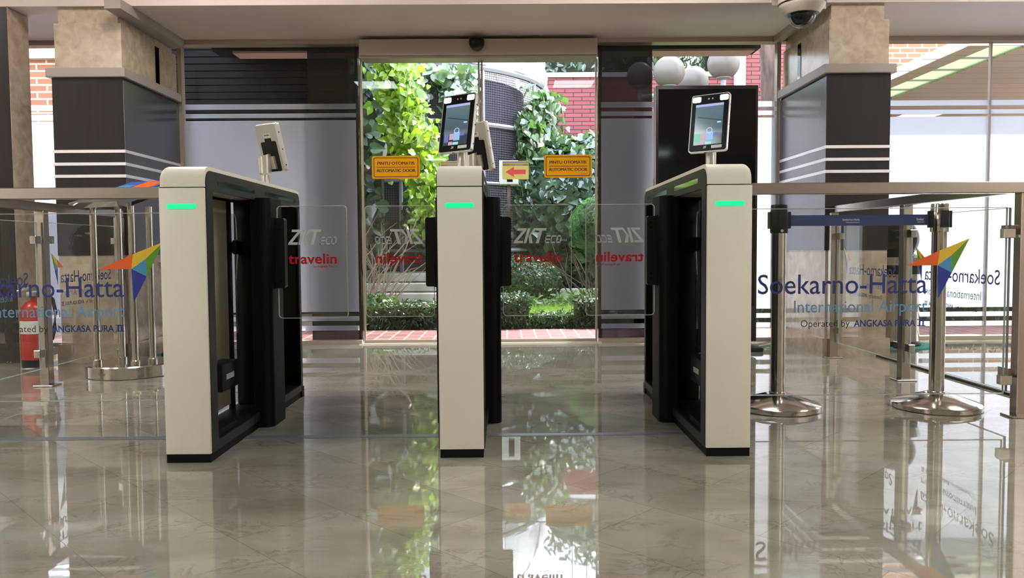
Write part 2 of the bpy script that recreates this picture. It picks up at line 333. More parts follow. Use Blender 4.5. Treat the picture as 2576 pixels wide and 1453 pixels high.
for j, (y, xs) in enumerate(((3.9, (-4.3, -1.7, .9, 3.5)), (1.4, (-4.3, -1.7, .9, 3.5)), (-1.2, (-6.9, -5.7, 5.7, 6.9)), (-3.8, (-6.9, -5.7, 5.7, 6.9)), (-7.4, (-4.3, -1.7, .9, 3.5)))):
    for i, x in enumerate(xs):
        ceiling_light(x, y, 'white ceiling panel out of view, %s from the left in the %s row from the doors' % (ORD[i], ORD[j]), .26 if j in (1, 4) else .33, .5 if j in (1, 4) else .66, ('panel', 'panel_dim', 'panel_fill', 'panel_fill', 'panel_dim')[j])
# ---------------------------------------------------------------- glazing
ZT = 2.235
def film(parent, x0, x1, y=YW-.009):
    bands = [(.247, 1.683), (1.703, 1.735), (1.765, 1.805), (.178, .213), (.105, .142)]
    m = MB()
    for a, b_ in bands: m.box(x0, x1, y-.0015, y, a, b_)
    return m.build('frosted_film', M['film'], parent)
def window(n, x0, x1, mull=(), jamb=()):
    t = empty('window_%d' % n, ((x0+x1)/2, YW, 0), kind='structure'); cx = (x0+x1)/2
    MB().box(x0-cx, x1-cx, -.006, .006, .03, ZT).build('glass_pane', M['glass'], t)
    f = film(t, x0-cx+.02, x1-cx-.02, -.008)
    fr = MB().box(x0-cx, x1-cx, -.03, .03, 0, .03)
    for x in mull: fr.box(x-cx-.006, x-cx+.006, -.014, .014, .03, ZT)
    for x, w_j in jamb: fr.box(x-cx-w_j, x-cx+w_j, -.03, .03, 0, ZT)
    fr.build('window_frame', M['alu2'], t)
    return t
window(1, -7.6, -2.875, (-4.6,))
w2 = window(2, -2.435, -1.10, (), ((-2.418, .014),))
w3 = window(3, .695, 2.06, (), ((2.042, .014),))
window(4, 2.465, 7.6, (3.64, 5.2))
# tinted panes standing just outside both sides of the door
for par, a, b_ in ((w2, -1.485, -1.10), (w3, .695, 1.105)):
    cx = par.location.x
    MB().box(a-cx, b_-cx, .03, .042, .01, ZT).build('tinted_pane', M['tint'], par)
    MB().box((b_-.03 if a < 0 else a)-cx, (b_ if a < 0 else a+.03)-cx, .025, .05, .005, ZT).build('dark_edge', M['black'], par)
# sliding door
d1 = empty('door_1', (-.2, YW, 0), kind='structure'); DX0, DX1, DM = -1.085+.2, .685+.2, -.187+.2
MB().rbox(-.862, .872, -.16, .10, 2.125, 2.240, .003, 1).box(-.858, .868, -.13, -.02, 2.108, 2.126).build('header_box', M['alu2'], d1)
for a, b_ in ((DX0, DM-.004), (DM+.004, DX1)):
    lf = MB().box(a, b_, -.006, .006, .012, 2.135).build('door_leaf', M['glass'], d1)
    e = MB()
    for x in (a+.007, b_-.007): e.box(x-.0065, x+.0065, -.014, .014, .01, 2.13)
    e.box(a, b_, -.012, .012, .008, .03); e.build('leaf_edge', M['alu'] , lf)
MB().box(DX0-.03, DX1+.03, -.05, .08, 0, .008).build('threshold', mat('threshold metal', (.7, .66, .6), .3, .4), d1)
# motion sensor under the header: a black half ball
t = empty('motion_sensor', (-.205, YW-.19, 2.205), 'black half-round motion sensor on the header above the doors', 'sensor')
bm = bmesh.new(); bmesh.ops.create_uvsphere(bm, u_segments=28, v_segments=16, radius=.057)
bmesh.ops.bisect_plane(bm, geom=bm.verts[:]+bm.edges[:]+bm.faces[:], plane_co=(0, 0, .015), plane_no=(0, 0, 1), clear_outer=True)
MB().bm(bm, 0, None, True).cyl(0, 0, .008, .018, .055, 28).build('housing', M['black'], t)
MB().box(-.035, .035, .0, .035, .0, .017).build('bracket', M['black'], t)
# door stickers
def sticker_auto(x, label):
    t = empty('door_sticker', (x, YW-.012, 1.245), label, 'sticker', 'amber automatic door stickers')
    MB().prism(rrect(-.180, .180, 0, .170, .015), -.001, 0).build('backing', M['gold'], t)
    o = MB(); o.ring(rrect(-.167, .167, .012, .158, .012), rrect(-.162, .162, .017, .153, .010), -.0016, -.001, 'y')
    o.box(-.145, .145, -.0016, -.001, .084, .088)
    T = Matrix.Translation((0, -.0017, 0))
    for dd in (-.0012, -.0006, .0, .0006, .0012):
        put_text(o, 'PINTU OTOMATIS', -.138+dd, .138+dd, .104, .024, T @ Matrix.Translation((0, -dd*.03, 0)), 0, 0)
        put_text(o, 'AUTOMATIC DOOR', -.145+dd, .145+dd, .050, .024, T @ Matrix.Translation((0, -dd*.03, 0)), 0, 0)
    o.box(.095, .14, -.0016, -.001, .026, .028)
    o.build('print', M['maroon'], t, fix=False)
p = pxy(996.5, 447, Y=YW-.012); q = pxy(1429, 446, Y=YW-.012)
sticker_auto(p.x, 'amber automatic door sticker on the left door leaf among bright leaves')
sticker_auto(q.x, 'amber automatic door sticker on the right door leaf')
def sticker_arrow(x, label):
    t = empty('arrow_sticker', (x, YW-.012, 1.235), label, 'sticker', 'yellow arrow stickers')
    MB().box(-.099, .099, -.001, 0, 0, .138).build('backing', M['sheet'], t)
    MB().prism([(-.075, .055), (-.012, .017), (-.012, .038), (.076, .038), (.076, .072), (-.012, .072), (-.012, .093)][::-1], -.0016, -.001).build('arrow', M['arrow'], t)
    o = MB().box(-.095, .095, -.0015, -.001, .120, .133).box(-.095, .095, -.0015, -.001, .101, .115).build('text_band', M['grey_print'], t)
    o2 = MB(); T = Matrix.Translation((0, -.0018, 0)); put_text(o2, 'PANDUAN MOTOR BANDARA RAPAT', -.09, .09, .123, .007, T); put_text(o2, 'AUTO BY SENSOR ENTRY', -.045, .055, .1045, .007, T)
    o2.build('print', M['paperwhite'], o, fix=False)
sticker_arrow(pxy(1297, 450, Y=YW-.012).x, 'pale yellow sticker with a red arrow right of the middle turnstile')
sticker_arrow(pxy(1141, 450, Y=YW-.012).x, 'pale yellow sticker mostly hidden behind the middle turnstile')
# ---------------------------------------------------------------- columns
def column(x0, x1, inner, label):
    """inner: +1 when the face towards the doors is the +x side"""
    y0, y1 = 5.13, 5.985; cx = (x0+x1)/2
    t = empty('column', (cx, y0, 0), label, 'column', 'stone and laminate columns beside the doors'); a, b_ = x0-cx, x1-cx; D = y1-y0
    MB().box(a, b_, 0, D, .0, .69).build('stone_base', M['stone'], t)
    MB().box(a-.02, b_+.02, -.02, D, 0, .12).build('plinth', M['stone'], t)
    MB().box(a-.004, b_+.004, -.004, D, .69, 1.815).build('cladding', M['laminate'], t)
    xi = (b_+.004) if inner > 0 else (a-.004)
    MB().box(min(xi, xi+inner*.004), max(xi, xi+inner*.004), -.002, D, .69, 1.80).build('side_panel', M['laminate_grey'], t)
    for z in (1.353, 1.273, 1.196):
        MB().box(a-.010, b_+.010, -.010, D, z-.0095, z+.0095).build('metal_strip', M['strip'], t)
    MB().rbox(a-.03, b_+.03, -.03, D, 1.817, 1.874, .003, 1).build('ledge', M['ledge'], t)
    u = MB().box(a+.012, b_-.004, .012, D, 1.874, 2.162)
    u.build('stone_head', M['stone'], t)
    MB().box(a+.03, b_-.03, .03, D, 2.162, 2.2645).build('stone_cap', M['stone'], t)
    xs = (b_-.003) if inner > 0 else (a+.011)
    MB().box(xs-.002, xs+.002, .50, .56, 1.876, 2.14).build('glass_inlay', M['slot'], t)
column(-2.875, -2.435, 1, 'dark laminate column on a stone base left of the glass doors')
column(2.06, 2.46, -1, 'dark laminate column on a stone base right of the glass doors')
t = empty('pier', (-3.6, 5.13, 0), 'black laminate pier at the far left edge by the bright window', 'pier')
MB().box(-.45, .45, 0, .22, 0, 2.2645).build('cladding', M['laminate'], t)
MB().box(.45, .453, .002, .22, 0, 2.262).build('lit_side_face', M['stone'], t)  # stone colour paints in the light falling on this laminate side
# ---------------------------------------------------------------- turnstiles
def zkt_logo(mb, x0, x1, z0, h, M_, mi):
    s = .28; k = (x1-x0)
    def P(pts): mb.prism([(x0+(p[0]+s*p[1])*k*.62/1.95, z0+p[1]*h) for p in pts], -.0006, 0, 'y', mi, M_)
    # Z
    P([(0, 0), (.60, 0), (.60, .16), (0, .16)]); P([(0, .84), (.60, .84), (.60, 1), (0, 1)]); P([(0, .16), (.22, .16), (.60, .84), (.40, .84)])
    # K
    P([(.66, 0), (.84, 0), (.84, 1), (.66, 1)]); P([(.84, .42), (1.08, 1), (1.28, 1), (.98, .5), (.92, .5)]); P([(.92, .54), (1.02, .54), (1.26, 0), (1.04, 0), (.86, .46)])
    # T
    P([(1.24, .84), (1.9, .84), (1.9, 1), (1.24, 1)]); P([(1.46, 0), (1.66, 0), (1.66, .84), (1.46, .84)])
    # ECO small stencil
    e0 = x0+k*.645; ew = k*.355/3.1; eh = h*.52; sh = .18*eh
    def Q(i, pts): mb.prism([(e0+i*ew*1.04+p[0]*ew*.9+sh*p[1], z0+p[1]*eh) for p in pts], -.0006, 0, 'y', mi, M_)
    for zb in (0, .40, .82): Q(0, [(0, zb), (1, zb), (1, zb+.18), (0, zb+.18)])
    Q(0, [(0, 0), (.2, 0), (.2, 1), (0, 1)])
    for zb in (0, .82): Q(1, [(0, zb), (1, zb), (1, zb+.18), (0, zb+.18)]); Q(2, [(0, zb), (1, zb), (1, zb+.18), (0, zb+.18)])
    Q(1, [(0, 0), (.2, 0), (.2, 1), (0, 1)]); Q(2, [(0, 0), (.2, 0), (.2, 1), (0, 1)]); Q(2, [(.8, 0), (1, 0), (1, 1), (.8, 1)])
def turnstile(x, y, sides, label, round_side, open_liner, mirror_text):
    W_, Ln = .152, 1.22; h = W_/2
    t = empty('turnstile', (x, y, 0), label, 'turnstile', 'white face recognition turnstiles')
    # plinth
    MB().box(-h+.002, h-.002, .002, Ln-.002, 0, .029).box(-h-.004 if -1 in sides else -h, h+.004 if 1 in sides else h, Ln-.04, Ln+.006, 0, .05).build('plinth', M['blackmat'], t)
    # front and rear panels (white)
    MB().rbox(-h, h, 0, .014, .029, .926, .003, 2).build('front_panel', M['white'], t)
    MB().rbox(-h, h, Ln-.014, Ln, .05, .926, .003, 2).build('rear_panel', M['white'], t)
    # top cover lofted along x, rounded on the outer edge
    def outline(ins):
        r = .045; y0, y1, zt = ins*.55, Ln-ins*.55, 1.0-ins
        return rrect(y0, y1, .929, zt, [.001, .001, max(r-ins*.6, .006), max(r-ins*.6, .006)], 7)
    st = []; rr = .026
    xs = []
    def rounded(sgn):
        out = []
        for k in range(7): a = R_(90*k/6); out.append((sgn*(h-rr+rr*math.sin(a)), rr*(1-math.cos(a))))
        return out
    stations = []
    if round_side == -1: stations = rounded(-1)[::-1]+[(h, 0)]
    elif round_side == 1: stations = [(-h, 0)]+rounded(1)
    else: stations = [(-h, .003), (-h+.003, 0), (h-.003, 0), (h, .003)]
    c = MB(); n = None; vs = []; fs = []
    for X, ins in stations:
        ol = outline(ins); n = len(ol); vs += [(X, p[0], p[1]) for p in ol]
    for i in range(len(stations)-1):
        for k in range(n): fs.append((i*n+k, i*n+(k+1) % n, (i+1)*n+(k+1) % n, (i+1)*n+k))
    fs += [tuple(range(n)), tuple(range(len(vs)-n, len(vs)))]
    c.add(vs, fs, 0, None, True); c.build('top_cover', M['white'], t)
    # status light
    MB().prism(rrect(-.049, .049, .856, .872, .008, 5), -.002, .001).build('status_light', M['green_led'], t)
    # side frames
    for s in (-1, 1):
        X0, X1 = (h-.004, h+.003) if s == 1 else (-h-.003, -h+.004)
        if s not in sides: X0, X1 = (h-.006, h+.0005) if s == 1 else (-h-.0005, -h+.006)
        out = rrect(.011, Ln-.011, .03, .986, [.004, .004, .04, .04], 6); inn = rrect(.068, Ln-.045, .062, .918, .012, 6)
        fo = MB().ring(out, inn, X0, X1, 'x').build('side_frame', M['frame'], t)
        if s in sides:
            Xo = X1 if s == 1 else X0
            for (a, b_) in ((.12, .52), (.66, 1.14)):
                MB().prism(rrect(a, b_, .941, .959, .005, 4), Xo-.001, Xo+.001, 'x').build('sensor_slot', M['slot'], fo)
    # inner tray and liners
    MB().box(-h+.006, h-.006, .014, Ln-.014, .029, .062).box(-h+.012, h-.012, .014, .30, .062, .085).build('inner_tray', M['blackmat'], t)
    MB().box(-h+.004, h-.004, Ln-.02, Ln-.0135, .05, .925).build('rear_lining', M['blackmat'], t)
    os_ = -sides[0] if len(sides) == 1 else 0
    if os_:
        xo = os_*(h-.010)
        MB().box(xo-.003, xo+.003, .016, .60, .085, .917).build('inner_liner', M['liner'] if open_liner else M['blackmat'], t)
        MB().box(xo-.004, xo+.004, .60, .655, .062, .917).build('inner_post', M['black'], t)
        MB().box(xo-.004, xo+.004, .80, Ln-.02, .062, .917).build('rear_liner', M['blackmat'], t)
        xs_ = xo-os_*.016
        MB().prism(rrect(.06, .685, .085, .867, .02), xs_-.002, xs_+.002, 'x').build('inner_glass', [M['acrylic']], t)
        MB().tube([(xs_, .66, .866), (xs_, .68, .85), (xs_, .685, .78), (xs_, .685, .74), (xs_, .69, .70), (xs_, .668, .60), (xs_, .668, .37)], .0022, 6).build('glass_rim', M['strip'], t)
        MB().rbox(xs_+(.014 if os_ < 0 else -.085), xs_+(.085 if os_ < 0 else -.014), .24, .42, .195, .297, .006, 2).build('ballast_box', M['black'], t)
        MB().box(xs_-os_*.0855-.0008, xs_-os_*.0855+.0008, .28, .36, .237, .257).build('box_label', M['silver'], t)
        MB().rbox(xs_-.012, xs_+.012, .645, .70, .70, .76, .01, 2).build('lock', M['black'], t)
    else:
        MB().box(-.004, .004, .016, .70, .085, .917).build('inner_liner', M['blackmat'], t)
        MB().box(-.004, .004, .80, Ln-.02, .062, .917).build('rear_liner', M['blackmat'], t)
    # motor housing and hinge column
    MB().rbox(-h+.006, h-.006, .70, .90, .062, .925, .008, 2).build('drive_housing', M['blackmat'], t)
    for s in sides:
        hx0, hx1 = sorted((s*(h-.02), s*(h+.056)))
        pr = rrect(hx0, hx1, .53, .735, [.002 if s == 1 else .035, .035 if s == 1 else .002, .035 if s == 1 else .002, .002 if s == 1 else .035], 6)
        hc = MB(); hc.prism(pr, 0.0, .926, 'z'); hc.build('hinge_column', M['blackmat'], t)
        MB().cyl(s*(h+.022), .60, .56, .848, .044, 28).build('hinge_sleeve', M['black'], t)
        a, b_ = sorted((s*(h+.02), s*(h+.1005)))
        MB().prism(rrect(a, b_, .562, .847, .01, 4), .585, .625, 'y').build('wing_clamp', M['black'], t)
        for zz in (.59, .61, .80, .82):
            TT = Matrix.Translation((s*(h+.084), .586, zz)) @ Matrix.Rotation(R_(90), 4, 'X'); MB().lathe([(.0035, 0), (.0035, .0025)], 10, 0, TT).build('clamp_screw', M['slot'], t)
        a, b_ = sorted((s*(h+.066), s*(h+.352)))
        ol = rrect(a, b_, .436, .897, .016, 6); il = rrect(a+.0022, b_-.0022, .4382, .8948, .014, 6)
        wp = MB().prism(ol, .602, .610, 'y').build('wing_panel', M['acrylic'], t)
        MB().ring(ol, il, .6015, .6105, 'y').build('edge_glow', M['wing_edge'], wp)
        # lettering: read from the hall on one lane side, from the street on the other
        cx = (a+b_)/2; mir = -1 if (s == -1) else 1
        TT = Matrix.Translation((cx, .600, 0)) @ Matrix.Diagonal((mir, 1, 1, 1))
        lo = MB(); zkt_logo(lo, -.098, .100, .738, .062, TT, 0); lo.build('white_lettering', M['vinyl_white'], wp)
        lr = MB(); put_text(lr, 'travelin', -.098, .100, .661, .042, TT, 0, .022, 1.02)
        put_text(lr, 'by Angkasa Pura II', .004, .100, .645, .009, TT, 0, .012); lr.build('red_lettering', M['vinyl_red'], wp, fix=False)
    return t
turnstile(-1.081, 2.665, (1,), 'white turnstile on the left with its cabinet open to the right lane', -1, True, False)
turnstile(-.158, 2.700, (-1, 1), 'white turnstile in the middle with clear wings on both sides', 0, False, False)
turnstile(.755, 2.690, (-1,), 'white turnstile on the right in front of the black display', 1, False, False)
# ---------------------------------------------------------------- face terminals
def terminal(pos, yaw, tilt, roll, facing, px_, py_, label):
    t = empty('face_terminal', (px_, py_, 1.0), label, 'face terminal', 'face recognition terminals on short poles')
    P0 = Vector((px_, py_, 1.0))
    Rt = Matrix.Rotation(R_(yaw), 4, 'Z') @ Matrix.Rotation(R_(tilt), 4, 'X') @ Matrix.Rotation(R_(roll), 4, 'Y')
    T = Matrix.Translation(Vector(pos)-P0) @ Rt
    if not facing: T = T @ Matrix.Rotation(R_(180), 4, 'Z')     # now -y side of the body is its screen, turned to the street
    w2_, h2 = .070, .1085
    y0, y1 = (0, .024) if facing else (-.024, 0)                # the fitted plane is the near face
    b0 = rrect(-w2_, w2_, -h2, h2, .009, 5); b1 = rrect(-w2_+.004, w2_-.004, -h2+.004, h2-.004, .008, 5)
    # body: tapering rounded shell
    bd = MB(); n = len(b0); vs = [(p[0], y0+.001, p[1]) for p in b0]+[(p[0], y0+.014, p[1]) for p in b0]+[(p[0], y1, p[1]) for p in b1]
    fs = [tuple(range(n)), tuple(range(2*n, 3*n))]+[(k*n+i, k*n+(i+1) % n, (k+1)*n+(i+1) % n, (k+1)*n+i) for k in (0, 1) for i in range(n)]
    bd.add(vs, fs, 0, T, False); body = bd.build('body', M['silver'], t)
    MB().prism(rrect(-w2_+.003, w2_-.003, -h2+.003, h2-.003, .008, 5), y0-.0005, y0+.0012, 'y', 0, T).build('front_glass', M['bezel'], t)
    sc = MB().prism(rrect(-.052, .050, -h2+.026, h2-.038, .001, 1), y0-.001, y0-.0004, 'y', 0, T).build('screen', M['screen'], t)
    # the generated coordinate of the tilted mesh still runs up the display
    if facing:
        def blk(nm, m, x0, x1, z0, z1): MB().box(x0, x1, y0-.0016, y0-.001, z0, z1, 0, T).build(nm, m, sc)
        blk('status_bar', G['bar'], -.052, .050, h2-.047, h2-.038)
        blk('picture_kiosk', G['blue'], -.008, .018, -.066, -.036); blk('picture_kiosk', G['pink'], -.026, -.008, -.062, -.040)
        blk('picture_kiosk', G['teal'] if px_ > 0 else G['viol'], -.048, -.030, -.070, -.040); blk('picture_board', G['viol'], .020, .036, -.050, -.040)
        blk('picture_floor', G['cyan'], -.010, .014, -.082, -.072); blk('picture_floor', G['pink'], -.028, -.012, -.082, -.070)
        blk('picture_lamp', G['lite'], .030, .044, -.004, .001)
        cc = MB(); cc.ring([(.004+.011*math.cos(a/24*6.283), -.030+.011*math.sin(a/24*6.283)) for a in range(24)], [(.004+.0085*math.cos(a/24*6.283), -.030+.0085*math.sin(a/24*6.283)) for a in range(24)], y0-.002, y0-.0016, 'y', 0, T)
        cc.build('picture_ring', G['lite'], sc)
        MB().box(-.046, .050, y0-.0014, y0-.001, .012, .016, 0, T @ Matrix.Rotation(R_(12), 4, 'Y')).build('picture_beam', G['dim'], sc)
        for sx in (-1, 1):
            MB().prism(rrect(sx*.050-.015, sx*.050+.015, .080, .100, .005, 4), y0-.0016, y0-.0004, 'y', 0, T).build('light', M['lamp'], t, 'glowing white light')
        for x_ in (-.006, .008): MB().lathe([(.0028, 0), (.0028, .0012)], 12, 0, T @ Matrix.Translation((x_, y0-.0004, .090)) @ Matrix.Rotation(R_(90), 4, 'X')).build('lens', M['silver'], t)
        MB().box(.014, .052, y0-.0012, y0-.0005, -h2+.011, -h2+.022, 0, T).build('label_tag', M['paperwhite'], t)
        lg = MB(); put_text(lg, 'ZK', -.016, -.003, -h2+.013, .008, T @ Matrix.Translation((0, y0-.0012, 0)), 0, .03, 1, .2); lg.build('maker_mark', M['paperwhite'], t, fix=False)
        MB().box(-.014, -.004, y0+.006, y0+.012, -h2-.0006, -h2+.001, 0, T).build('socket', M['slot'], t)
    # back: black recess with its neck, serial label, screws
    yb = y1
    MB().prism(rrect(-.050, .050, -h2+.004, .030, .008, 4), yb-.0002, yb+.0012, 'y', 0, T).prism(rrect(-.022, .020, .028, .044, .002, 2), yb-.0002, yb+.0012, 'y', 0, T).build('back_recess', M['black'], t)
    MB().prism(rrect(-.024, .022, .048, .066, .002, 2), yb-.0002, yb+.0008, 'y', 0, T).build('serial_label', M['paperwhite'], t)
    bt = MB()
    for q in range(9): bt.box(-.017+q*.0038, -.0155+q*.0038+.0006*(q % 3), yb+.0008, yb+.0012, .055, .061, 0, T)
    bt.build('barcode', M['slot'], t)
    for sx in (-1, 1):
        for z in (-.08, -.01, .065): MB().lathe([(.003, 0), (.003, .0012)], 10, 0, T @ Matrix.Translation((sx*(w2_-.0005), (y0+y1)/2+.001, z)) @ Matrix.Rotation(R_(90*sx), 4, 'Y')).build('screw', M['slot'], t)
    for x_ in (-.036, .036): MB().lathe([(.003, 0), (.003, .0012)], 10, 0, T @ Matrix.Translation((x_, (y0+y1)/2, h2-.0005))).build('screw', M['slot'], t)
    # mounting: pole, slanted cup, bracket plate
    back = T @ Vector((0, yb, -.065))
    MB().lathe([(.0205, 0), (.0185, .003), (.0185, .055), (.0185, back.z-.02)], 28).build('pole', M['silver'], t)
    dx = back.x; dy = back.y
    c0 = -.018 if facing else -.055; cup = MB(); cup.lathe([(.020, back.z+c0), (.0275, back.z+c0+.007), (.0285, back.z+.030)], 28); cup_o = cup.build('swivel_cup', M['silver'], t)
    for v in cup_o.data.vertices:
        if v.co.z > back.z+.02: v.co.z += -.35*(v.co.x*(-dx)+v.co.y*(-dy))/max(math.hypot(dx, dy), .01)
    MB().box(-.024, .024, yb-.001, yb+.012, -.092, -.035, 0, T).build('mount_plate', M['silver'], t)
    return t
terminal((-.174, 2.868, 1.166), -31, -13, -1.5, True, -.158, 2.905, 'lit face terminal over the middle turnstile, screen towards the hall')
terminal((.728, 2.868, 1.162), -32.5, -13.5, -.8, True, .745, 2.905, 'lit face terminal over the right turnstile, before the black display')
terminal((-1.056, 3.59, 1.171), -34, 15.5, .2, False, -1.081, 3.60, 'face terminal on the left turnstile turned away, silver back showing')
terminal((-.133, 3.59, 1.171), -34, 15.5, .2, False, -.158, 3.60, 'turned-away face terminal behind the lit one on the middle turnstile')
# ---------------------------------------------------------------- glass barriers
def emblem(par, x0, x1, z0, z1, T):
    """paper-plane arrow of five coloured facets; unit square mapped to the box"""
    def P(p): return (x0+p[0]*(x1-x0), z0+p[1]*(z1-z0))
    tip = (1, 1); left = (0, .55); cen = (.50, .555); bot = (.52, 0); m1 = (.53, .80); m2 = (.72, .72); m3 = (.73, .43)
    for nm, pts in (('v_orange', [left, cen, m1]), ('v_yellow', [m1, cen, m2, tip]), ('v_green', [tip, m2, m3]), ('v_sky', [cen, m3, m2]), ('v_blue', [cen, bot, m3])):
        q = [P(a) for a in pts]; MB().add([(a[0], 0, a[1]) for a in q], [tuple(range(len(q)))], 0, T).build('emblem_facet', M[nm], par, fix=False)
def airport_text(par, x0, x1, zs, T, sc=1.0, dark=False):
    """x0..x1 span of the main line, zs = baselines"""
    w_ = x1-x0
    a = MB(); put_text(a, 'Soekarno-Hatta', x0, x1, zs[0], .085*sc, T, 0, .004); a.build('name_lettering', M['vinyl_blue'], par, fix=False)
    a = MB(); put_text(a, 'International Airport', x0+.215*w_, x1, zs[1], .052*sc, T, 0, .002); a.build('airport_lettering', M['vinyl_light'], par, fix=False)
    a = MB(); put_text(a, 'Operated by', x0+.255*w_, x0+.545*w_, zs[2], .029*sc, T, 0, 0); a.build('operator_lettering', M['vinyl_black'], par, fix=False)
    a = MB(); put_text(a, 'ANGKASA PURA', x0+.57*w_, x0+.935*w_, zs[2], .028*sc, T, 0, .022)
    put_text(a, 'II', x0+.955*w_, x0+.985*w_, zs[2], .028*sc, T, 0, .012)
    for zz in (0, .0245*sc): a.box(x0+.945*w_, x0+.995*w_, -.0004, .0004, zs[2]+zz, zs[2]+zz+.0035*sc, 0, T)
    a.build('operator_lettering', M['vinyl_blue'], par, fix=False)
def clip(mb, x, y, z, ax):
    a, b_ = (.03, .014) if ax == 'x' else (.014, .03); mb.rbox(x-a, x+a, y-b_, y+b_, z-.02, z+.02, .002, 1)
def barrier(sgn, xs, xin, xend, yf, posts, label, y1, gl_top=.872):
    """xs: line of the side run; xin: inner end of the front run at the turnstile; xend: outer end of the front run"""
    t = empty('glass_barrier', (xs, yf, 0), label, 'barrier', 'stainless and glass barriers'); X = lambda v: v-xs
    a, b_ = sorted((X(xin), X(xend)))
    MB().rbox(a, b_+(.025 if sgn > 0 else 0), -.025, .025, .93, .977, .003, 1).build('front_rail', M['steel'], t)
    MB().rbox(X(xs)-.025, X(xs)+.025, .02, y1-yf, .93, .976, .003, 1).build('side_rail', M['steel'], t)
    def clip_(*a): MB().rbox(*a).build('glass_clip', M['steel2'], t)
    for (px_, py_) in posts:
        MB().rbox(X(px_)-.025, X(px_)+.025, py_-yf-.025, py_-yf+.025, .006, .932, .003, 1).rbox(X(px_)-.052, X(px_)+.052, py_-yf-.045, py_-yf+.045, 0, .008, .002, 1).build('post', M['steel'], t)
    # front glass
    T = Matrix.Translation((0, -.0065, 0))
    ga, gb = a+.012, b_-.045 if sgn > 0 else b_-.012
    fg = MB().box(ga, gb, -.005, .005, .098, gl_top).build('glass_panel', M['glass'], t)
    ed = MB()
    for z in (.098, gl_top): ed.box(ga, gb, -.0051, .0051, z-.0015, z+.0015)
    for x_ in (ga, gb): ed.box(x_-.0012, x_+.0012, -.0051, .0051, .098, gl_top)
    ed.build('glass_edge', M['white_edge'], fg)
    if sgn > 0:
        p0 = pxy(1905, 740, Y=yf); p1 = pxy(2330, 735, Y=yf); x0, x1 = X(p0.x), X(p1.x)
        e0 = pxy(2277, 668, Y=yf); e1 = pxy(2437, 599, Y=yf); eb = pxy(2360, 750, Y=yf)
    else:
        p1 = pxy(314, 746, Y=yf); x1 = X(p1.x); x0 = x1-.697
        e0 = pxy(250, 679, Y=yf); e1 = pxy(413, 608, Y=yf); eb = pxy(342, 760, Y=yf)
    zz = (pxy(2100, 738, Y=3.28).z, pxy(2100, 785, Y=3.28).z, pxy(2100, 821, Y=3.28).z) if sgn > 0 else (pxy(200, 747, Y=3.28).z, pxy(200, 797, Y=3.28).z, pxy(200, 834, Y=3.28).z)
    airport_text(fg, x0, x1, zz, T)
    emblem(fg, X(e0.x), X(e1.x), eb.z, e1.z, T)
    # side panels between posts, lettered to be read from outside
    ys = [p[1] for p in posts]; ys = sorted(ys)
    runs = list(zip(ys[:-1], ys[1:]))
    for (q0, q1) in runs:
        g0, g1 = q0-yf+.05, q1-yf-.05
        sg = MB().box(-.005, .005, g0, g1, .098, gl_top).build('glass_panel', M['glass'], t)
        ed = MB()
        for z in (.098, gl_top): ed.box(-.0051, .0051, g0, g1, z-.0015, z+.0015)
        for y_ in (g0, g1): ed.box(-.0051, .0051, y_-.0012, y_+.0012, .098, gl_top)
        ed.build('glass_edge', M['white_edge'], sg)
        L_ = g1-g0; w_ = min(.68, L_*.8); mid = (g0+g1)/2
        # outside viewer on the right stands at +x looking to -x
        Ts = Matrix.Translation((sgn*.0065, mid, 0)) @ Matrix.Rotation(R_(90*sgn), 4, 'Z')
        airport_text(sg, -w_*.52, w_*.42, (.545, .470, .415), Ts, .8)
        emblem(sg, w_*.36, w_*.56, .53, .71, Ts @ Matrix.Translation((0, 0, 0)))
        for y_ in (g0, g1):
            for z in (.78, .18): clip_(-.016, .016, y_-.035, y_+.035, z-.02, z+.02, .002, 1)
    if sgn > 0:
        for z in (.765, .155): clip_(gb-.018, gb+.03, -.016, .016, z-.02, z+.02, .002, 1)
    return t
barrier(1, 2.115, .835, 2.115, 3.285, [(2.115+.025, 3.285), (2.115, 4.205), (2.095, 5.09)], 'stainless rail with lettered glass right of the turnstiles', 5.10)
barrier(-1, -2.465, -2.49, -1.162, 3.285, [(-2.465, 3.285), (-2.465, 4.245), (-2.465, 5.09)], 'stainless rail with lettered glass left of the turnstiles', 5.10)
# ---------------------------------------------------------------- belt posts
def stanchion(x, y, label, r=.183):
    t = empty('belt_post', (x, y, 0), label, 'belt post', 'stainless belt posts')
    MB().lathe([(r-.004, 0), (r, .004), (r, .022), (r-.006, .028), (.062, .066), (.045, .068)], 48).build('base', M['steel2'], t)
    MB().lathe([(.036, .06), (.036, .075), (.031, .078), (.031, .89)], 32).build('pole', M['steel2'], t)
    MB().lathe([(.036, .775), (.038, .78), (.038, .872), (.036, .876), (.036, .895), (.034, .899), (0.001, .899)], 32).build('cassette', [M['black']] if x < 1.5 else [M['steel2']], t)
    for a in (0, 90, 180, 270):
        MB().box(.030, .046, -.016, .016, .795, .868, 0, Matrix.Rotation(R_(a), 4, 'Z')).build('belt_slot', M['black'], t)
    MB().lathe([(.006, 0), (.006, .003)], 14, 0, Matrix.Translation((0, -.0375, .785)) @ Matrix.Rotation(R_(90), 4, 'X')).build('lock', M['strip'], t)
    return t
s1 = stanchion(1.195, 3.485, 'stainless belt post with black head beside the right turnstile')
s2 = stanchion(1.895, 3.475, 'stainless belt post nearest the corner post of the right barrier')
bl = tag(MB().box(1.245, 1.848, 3.479, 3.4815, .806, .853).build('retractable_belt', mat('navy webbing', (.035, .06, .21), .7)), 'navy belt with white airport lettering stretched between two steel posts', 'belt')
T = Matrix.Translation((0, 3.4785, 0)); a = MB()
